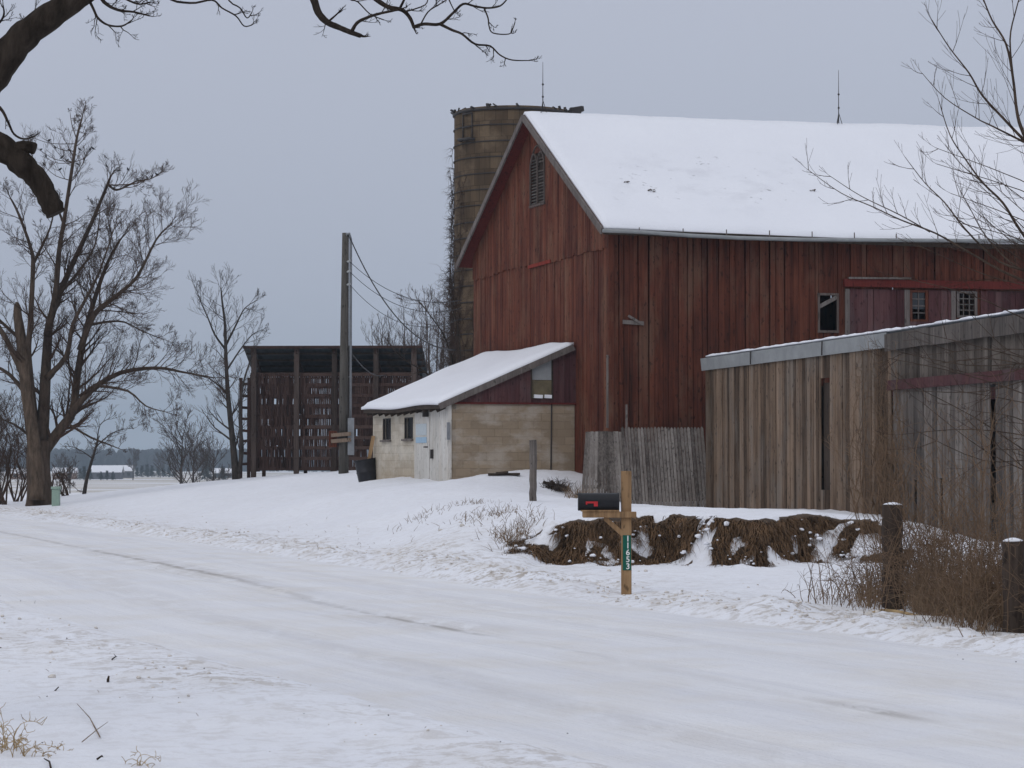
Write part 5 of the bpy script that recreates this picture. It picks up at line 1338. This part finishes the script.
for i in range(10):
    y0 = rq.uniform(180, 280); x1 = rq.uniform(930, 1000)
    rl([(1085, y0 + 60), (1045, y0 + 10), (x1, y0 - rq.uniform(10, 60))], .010, .003, 8, .4, dy=1.5, up_=.15)
mt.build('trunk', 'bark_brown', rt_); mw.build('crown', 'twig_brown', rt_)

# ---------------------------------------------------------------- thick fence posts and thicket on the right
old_post(893, 505, 610, 26.6, 21, 'thick dark wooden post topped with snow at the left of the thicket', 'fence_post', 'dark_wood', .05)
old_post(1014, 541, 640, 22.6, 22, 'thick dark wooden post with a round snow cap at the right edge', 'fence_post', 'dark_wood', .05)
rk = random.Random(51); m = MB()
def stem(m, p, h, lean, r, rng, seg=6, curl=.25, arch=0.0):
    d = Vector((rng.gauss(0, lean), rng.gauss(0, lean), 1)).normalized(); pts_ = [p]; dh = Vector((rng.gauss(0, 1), rng.gauss(0, 1), 0)).normalized()
    for i in range(seg):
        d = (d + dh * arch * (i / seg) + Vector((rng.gauss(0, curl), rng.gauss(0, curl), rng.gauss(0, curl * .5) - arch * .8 * (i / seg)))).normalized(); pts_.append(pts_[-1] + d * (h / seg))
    t = rng.random(); m.tube(pts_, [max(.0016, r * (1 - .75 * i / seg)) for i in range(seg + 1)], 3, t, cap=False); return pts_, d
def line_pos(f_):                                 # along the old fence line
    a = P(872, 0, 27.2); b = P(1040, 0, 21.8); return a.x + (b.x - a.x) * f_, 27.2 + (21.8 - 27.2) * f_
def clear_of_posts(x, y): return not any(abs(x - qx_ * y / qy_) < .20 and y < qy_ + .1 for qx_, qy_ in ((4.08, 26.6), (4.57, 22.6)))
for i in range(1500):
    f_ = rk.uniform(-.12, 1.1); x, y = line_pos(f_); x += rk.gauss(.25, .38); y += rk.gauss(.62, .42) + (.3 if f_ > .72 else 0)
    k = 1 - .75 * max(0, (.12 - f_) / .24); h = rk.uniform(.35, 1.10) * k * (1.0 if rk.random() < .8 else 1.45)
    if not clear_of_posts(x, y) and rk.random() < .93: continue
    p = Vector((x, y, gz(x, y) - .03)) if i % 3 == 0 else Vector((x, y, .03))
    pts_, d = stem(m, p, h, .28, .0055, rk, 6, .17, rk.choice((0, .25, .5, .8)))
    for _ in range(rk.choice((1, 2, 3, 4))):
        q = rk.choice(pts_[2:]); stem(m, q, h * rk.uniform(.2, .45), 1.0, .003, rk, 3, .3, .3)
for i in range(110):
    f_ = rk.uniform(-.02, 1.1); x, y = line_pos(f_); x += rk.gauss(.2, .3); y += rk.gauss(.6, .4)
    pts_, d = stem(m, Vector((x, y, .03)), rk.uniform(1.1, 2.4), .14, .007, rk, 9, .10, .1)
    for q in pts_[3:]: stem(m, q, rk.uniform(.2, .55), .7, .0035, rk, 4, .2, .1)
tag(m.build('thicket', 'bramble'), 'dense brown thicket of bramble stems between the two thick posts', 'thicket', kind='stuff')
m = MB()
for i in range(900):
    f_ = rk.uniform(.05, 1.05); x, y = line_pos(f_); x += rk.gauss(0, .3); y += rk.gauss(.05, .4)
    if not clear_of_posts(x, y): continue
    stem(m, Vector((x, y, .02)), rk.uniform(.2, .7), .3, .004, rk, 5, .15, rk.choice((.3, .8, 1.2)))
tag(m.build('dry_grass', 'dry_stem'), 'dry tan grass stalks along the front of the thicket', 'grass', kind='stuff')
for j, (px, D, tp_, lb) in enumerate(((808, 27.5, 548, 'leftmost bare weed stem leaning left of the thicket'), (816, 27.5, 532, 'tall bare weed stem second from the left of the thicket'), (824, 27.2, 525, 'tallest thin weed stem left of the thicket'),
        (832, 27.3, 540, 'straight bare weed stem closest to the thicket left side'), (842, 27, 555, 'short branching weed stem at the thicket left corner'))):
    rr = random.Random(500 + j); a = P(px, 600, D); zg = gz(a.x, D); m = MB(); h = P(px, tp_, D).z - zg
    pts_, d = stem(m, Vector((a.x, D, zg - .03)), h, .10, .008, rr, 8, .05)
    for q in pts_[3:]: stem(m, q, h * .18, .5, .003, rr, 3, .2)
    tag(m.build('tall_weed', 'bramble', origin=(a.x, D, zg)), lb, 'weed', 'bare weed stems left of the thicket')
m = MB(); pp = smooth_poly([P(864, 618, 25.2), P(880, 611, 25.3), P(900, 612, 25.2), P(925, 617, 24.8), P(945, 612, 24.6), P(975, 585, 24.4), P(1000, 570, 24.4)]); m.tube(pp, [.022 - .0008 * i for i in range(len(pp))], 7)
tag(m.build('fallen_branch', 'straw', origin=pp[0]), 'long pale tan fallen branch lying in front of the thicket', 'branch')

# vine tangle climbing the shed where its two walls meet
m = MB()
for i in range(46):
    s0_ = rk.gauss(0, .55); s0_ = max(-1.3, min(1.6, s0_)); b0_ = (V2(A1) + (dA if s0_ < 0 else dB) * s0_) + nA * rk.uniform(.10, .3); z0_ = gz(b0_.x, b0_.y); hh = rk.uniform(1.2, 3.6); p = Vector((b0_.x, b0_.y, z0_ - .05)); pts_ = [p]
    for k in range(12):
        p = p + Vector((rk.gauss(0, .05), rk.gauss(0, .09), hh / 12)); pts_.append(p)
    m.tube(pts_, [max(.004, .014 - .001 * k) for k in range(13)], 4, rk.random(), cap=False)
    for q in pts_[2:]:
        for _ in range(2): stem(m, q, rk.uniform(.15, .6), 1.2, .004, rk, 4, .35, .5)
tag(m.build('vine', 'bramble', origin=(A1.x, A1.y, gz(A1.x, A1.y))), 'dead brown vine tangle climbing the grey shed where its two walls meet', 'vine')
# ---------------------------------------------------------------- bank: hanging dry grass, snow caps
rg = random.Random(61); m = MB()
for i in range(30000):
    x = rg.uniform(-.1, 6.6); yb = float(bank_y(np.array([x]))[0])
    o = rg.uniform(-.52, .34); y = yb + o; cl_ = 0
    if float(bank_patch(np.array([x]), np.array([y]))[0]) < rg.uniform(.2, .8): continue
    z = gz(x, y); L = rg.uniform(.10, .30) * (1.5 if rg.random() < .12 else 1); cl_ = mnoise.noise(Vector((x * 3, o * 2, 9))); ph = cl_ * 2.2 + rg.gauss(0, .55)
    d = Vector((math.sin(ph), -abs(math.cos(ph)) - .2, rg.uniform(.0, 1.1))).normalized(); p = Vector((x, y, z - .03)); w_ = rg.uniform(.005, .011); sd = Vector((math.cos(ph), math.sin(ph), 0)) * w_
    v = [p - sd, p + sd]; q = p
    for k in range(4):
        q = q + d * (L / 4); d = (d + Vector((0, 0, -.5))).normalized(); s2 = sd * (1 - (k + 1) / 4.3); v += [q - s2, q + s2]
    m.add(v, [(0, 1, 3, 2), (2, 3, 5, 4), (4, 5, 7, 6), (6, 7, 9, 8)], rg.random())
tag(m.build('bank_grass', 'grass_brown'), 'matted brown dead grass hanging over the low bank', 'grass', kind='stuff')
# soft snow patches caught on the bank
def blob(m, c, r, rng, fl=.5, n=8, k=5):
    v = []; f = []; ph = rng.uniform(0, 100)
    for j in range(1, k):
        th = math.pi * j / k
        for a in range(n):
            an = 6.283 * a / n; q = Vector((math.sin(th) * math.cos(an), math.sin(th) * math.sin(an), math.cos(th) * fl)); s_ = r * (1 + .55 * mnoise.noise(q * 1.6 + Vector((ph, 0, 0)))); v.append(Vector(c) + q * s_)
    v.append(Vector(c) + up * r * fl); v.append(Vector(c) - up * r * fl); t = len(v) - 2
    for j in range(k - 2):
        for a in range(n): f.append((j * n + a, (j + 1) * n + a, (j + 1) * n + (a + 1) % n, j * n + (a + 1) % n))
    for a in range(n): f.append((t, a, (a + 1) % n)); f.append((t + 1, (k - 2) * n + (a + 1) % n, (k - 2) * n + a))
    m.add(v, f, rng.random(), True)
m = MB()
for i in range(1100):
    x = rg.uniform(-.1, 6.4); yb = float(bank_y(np.array([x]))[0]); o = rg.uniform(-.5, .3); y = yb + o
    nz = mnoise.noise(Vector((x * 1.9, o * 3, 15)))
    if nz < .10 and rg.random() < .93: continue
    if rg.random() < .75: continue
    blob(m, (x, y - .10, gz(x, y) + .06), rg.choice((.012, .02, .03, .04)) * rg.uniform(.7, 1.3), rg, rg.uniform(.4, .8))
tag(m.build('bank_snow', 'snow_cap'), 'lumps of snow caught in the dead grass on the bank', 'snow', kind='stuff')
# ploughed clods along both road edges
snow_mat('snow_dirty', 'cap'); b_ = MATS['snow_dirty'].node_tree
plain('snow_clod', (.62, .58, .53), .9, .22, 9)
m = MB()
for i in range(2600):
    y = 14 + rg.random() ** 1.3 * 62; sd_ = rg.random() < .8
    uu = (rg.gauss(3.9, .40) if sd_ else -rg.gauss(3.8, .5)) if rg.random() < .8 else rg.uniform(3.3, 6.5) * (1 if sd_ else -1)
    x = float(edge_x(np.array([y]))[0]) - 3.1 + uu / .945
    if mnoise.noise(Vector((x * .7, y * .35, 2))) < -.1: continue
    r = rg.uniform(.006, .024) * (1 + (rg.random() < .06) * 1.2) * min(1, y / 26); blob(m, (x, y, gz(x, y) + r * .2), r, rg, .7, 6, 4)
tag(m.build('snow_clods', 'snow_clod'), 'crumbs and clods of ploughed snow along the road edges', 'snow', kind='stuff')
m = MB()
for i in range(260):
    y = 10.5 + rg.random() ** 1.2 * 40; x = float(edge_x(np.array([y]))[0]) - 3.1 + rg.uniform(-9, 5) / .945
    r = rg.uniform(.003, .008) * min(1, y / 20); z = max(gz(x, y), .0 if abs(float(road_u(np.array([x]), np.array([y]))[0])) < 3.2 else -9); blob(m, (x, y, z + .012 + r * .2), r, rg, .7, 5, 4)
tag(m.build('grit', 'stone'), 'dark grit scattered on the snow of road and verge', 'grit', kind='stuff')
# sparse dead grass poking through the snow between road and bank
m = MB()
for (cx_, cy_, sx_, sy_, n, hh) in ((420, 505, 14, 1.0, 60, .14), (490, 510, 20, 1.2, 150, .16), (470, 500, 12, 1, 60, .14), (515, 515, 12, .6, 240, .22), (330, 548, 40, 1.5, 40, .07), (300, 500, 60, 4, 30, .08), (590, 480, 8, .8, 120, .35), (578, 492, 6, .6, 90, .40)):
    for i in range(n):
        px = rg.gauss(cx_, sx_); D = {505: 47, 510: 43, 500: 50, 515: 39.0, 548: 44, 480: 60, 492: 56}[cy_] + rg.gauss(0, sy_); a = P(px, cy_, D); stem(m, Vector((a.x, D, gz(a.x, D) - .02)), hh * rg.uniform(.5, 1.3), .5, .006, rg, 3, .2, .4)
for i in range(150):
    y = rg.uniform(11, 22); x = float(edge_x(np.array([y]))[0]) - 3.1 - rg.uniform(3.6, 7.5)
    if mnoise.noise(Vector((x * .9, y * .6, 4))) < .05: continue
    stem(m, Vector((x, y, gz(x, y) - .02)), rg.uniform(.02, .06), .7, .0014, rg, 3, .2, .4)
tag(m.build('snow_grass', 'dry_stem'), 'sparse dead grass tips poking through the snowy slope', 'grass', kind='stuff')
# dark weed clump at the block wall
m = MB(); a = P(556, 470, 61.6)
for i in range(260): stem(m, Vector((a.x + rg.gauss(0, .16), 61.6 + rg.gauss(0, .12), gz(a.x, 61.6) - .05)), rg.uniform(.12, .42), .35, .010, rg, 4, .25, .5)
tag(m.build('weed_clump', 'dark_wood', origin=(a.x, 61.6, gz(a.x, 61.6))), 'dark dead weed clump against the tan block wall', 'weed')
# foreground stalks at the bottom left
def fg(px, py, n, h, spread, label, seed, mat='straw', name='dry_weed', arch=.8, r=.0030, grp=None):
    D = (EYE - .02) * F / (py - HY); rr = random.Random(seed); a = P(px, py, D); m = MB(); zg = gz(a.x, D)
    for i in range(n):
        pts_, d = stem(m, Vector((a.x + rr.gauss(0, spread), D + rr.gauss(0, spread), zg - .02)), h * rr.uniform(.5, 1.2), .35, r, rr, 7, .16, arch)
        if rr.random() < .8:
            for q in pts_[-3:]: stem(m, q, h * .22, 1.1, r * .8, rr, 3, .35, .5)
    tag(m.build(name, mat, origin=(a.x, D, zg)), label, 'weed', grp)
fg(4, 752, 22, .26, .035, 'bushy tan dead weed cut by the bottom left corner', 1)
fg(20, 756, 10, .20, .03, 'smaller tan weed right of the bushy corner weed', 2)
fg(42, 757, 6, .10, .03, 'low tan grass tuft between corner weed and drooping weed', 3)
fg(62, 752, 5, .11, .025, 'short tan grass tuft with a bent blade left of the thin forked twig', 4)
fg(140, 764, 7, .17, .012, 'drooping tan weed head at the bottom left, alone in snow', 5, arch=1.5)
def twig(px, py, px2, py2, r, label, mat='dark_wood', h=.01, name='twig', fork=True):
    D = (EYE - .03) * F / (py - HY); D2 = (EYE - .03) * F / (py2 - HY); a = P(px, py, D); b = P(px2, py2, D2); a.z = gz(a.x, D) + h * .3; b.z = gz(b.x, D2) + h; m = MB(); c = a.lerp(b, .5) + Vector((.01, .0, .012)); m.tube([a, c, b], [r, r * .8, r * .4], 5)
    if fork: m.tube([c, c.lerp(b, .6) + Vector((-.03, .05, .02))], [r * .6, r * .2], 4)
    tag(m.build(name, mat, origin=a), label, 'twig')
twig(100, 737, 77, 708, .004, 'thin forked twig lying on the snow near the bottom left', 'dry_stem', .03)
twig(82, 743, 108, 727, .003, 'thin pale twig crossing the forked twig', 'dry_stem', .02, fork=False)
twig(51, 768, 44, 758, .006, 'short dark stick at the bottom edge near the left corner', fork=False)
twig(97, 760, 103, 759, .006, 'tiny dark chip of wood on the snow at the bottom left', fork=False)
twig(112, 664, 117, 661, .006, 'small dark leaf curl on the snow above the upright stub', 'iron')
twig(55, 691, 59, 688, .005, 'tiny dark twig left of the upright stub', fork=False)
D = (EYE) * F / (688 - HY); a = P(108, 688, D); m = MB(); zg = gz(a.x, D); m.tube([Vector((a.x, D, zg - .03)), Vector((a.x, D, zg + .02)), Vector((a.x + .006, D, zg + .045))], [.010, .010, .006], 7); tag(m.build('stub', 'dark_wood', origin=(a.x, D, zg)), 'small dark upright stub poking out of the snow at lower left', 'stub')
D = 16.6; a = P(991, 672, D); m = MB(); 
blob(m, (P(1007, 674, 18.8).x, 18.8, gz(P(1007, 674, 18.8).x, 18.8) + .02), .035, rg, .5); tag(m.build('dark_clod', 'stone', origin=P(1007, 674, 18.8)), 'dark clod on the snow below the right post', 'clod')

# ---------------------------------------------------------------- winter air
HAZE = .00033
m = MB(); x0, x1, y0, y1, z0, z1 = -2700, 2700, -100, 2700, -20, 60
m.box8([(x0, y0, z0), (x1, y0, z0), (x1, y1, z0), (x0, y1, z0), (x0, y0, z1), (x1, y0, z1), (x1, y1, z1), (x0, y1, z1)])
hm = bpy.data.materials.new('haze'); hm.use_nodes = True; n = hm.node_tree; n.nodes.clear(); ho = n.nodes.new('ShaderNodeOutputMaterial'); pv = n.nodes.new('ShaderNodeVolumePrincipled')
pv.inputs['Color'].default_value = (.72, .87, 1.0, 1); pv.inputs['Density'].default_value = HAZE; n.links.new(pv.outputs[0], ho.inputs['Volume']); hm.cycles.homogeneous_volume = True if hasattr(hm.cycles, 'homogeneous_volume') else True
MATS['haze'] = hm; hz = m.build('haze', 'haze'); tag(hz, 'pale blue grey winter air over the far fields', 'haze', kind='stuff')
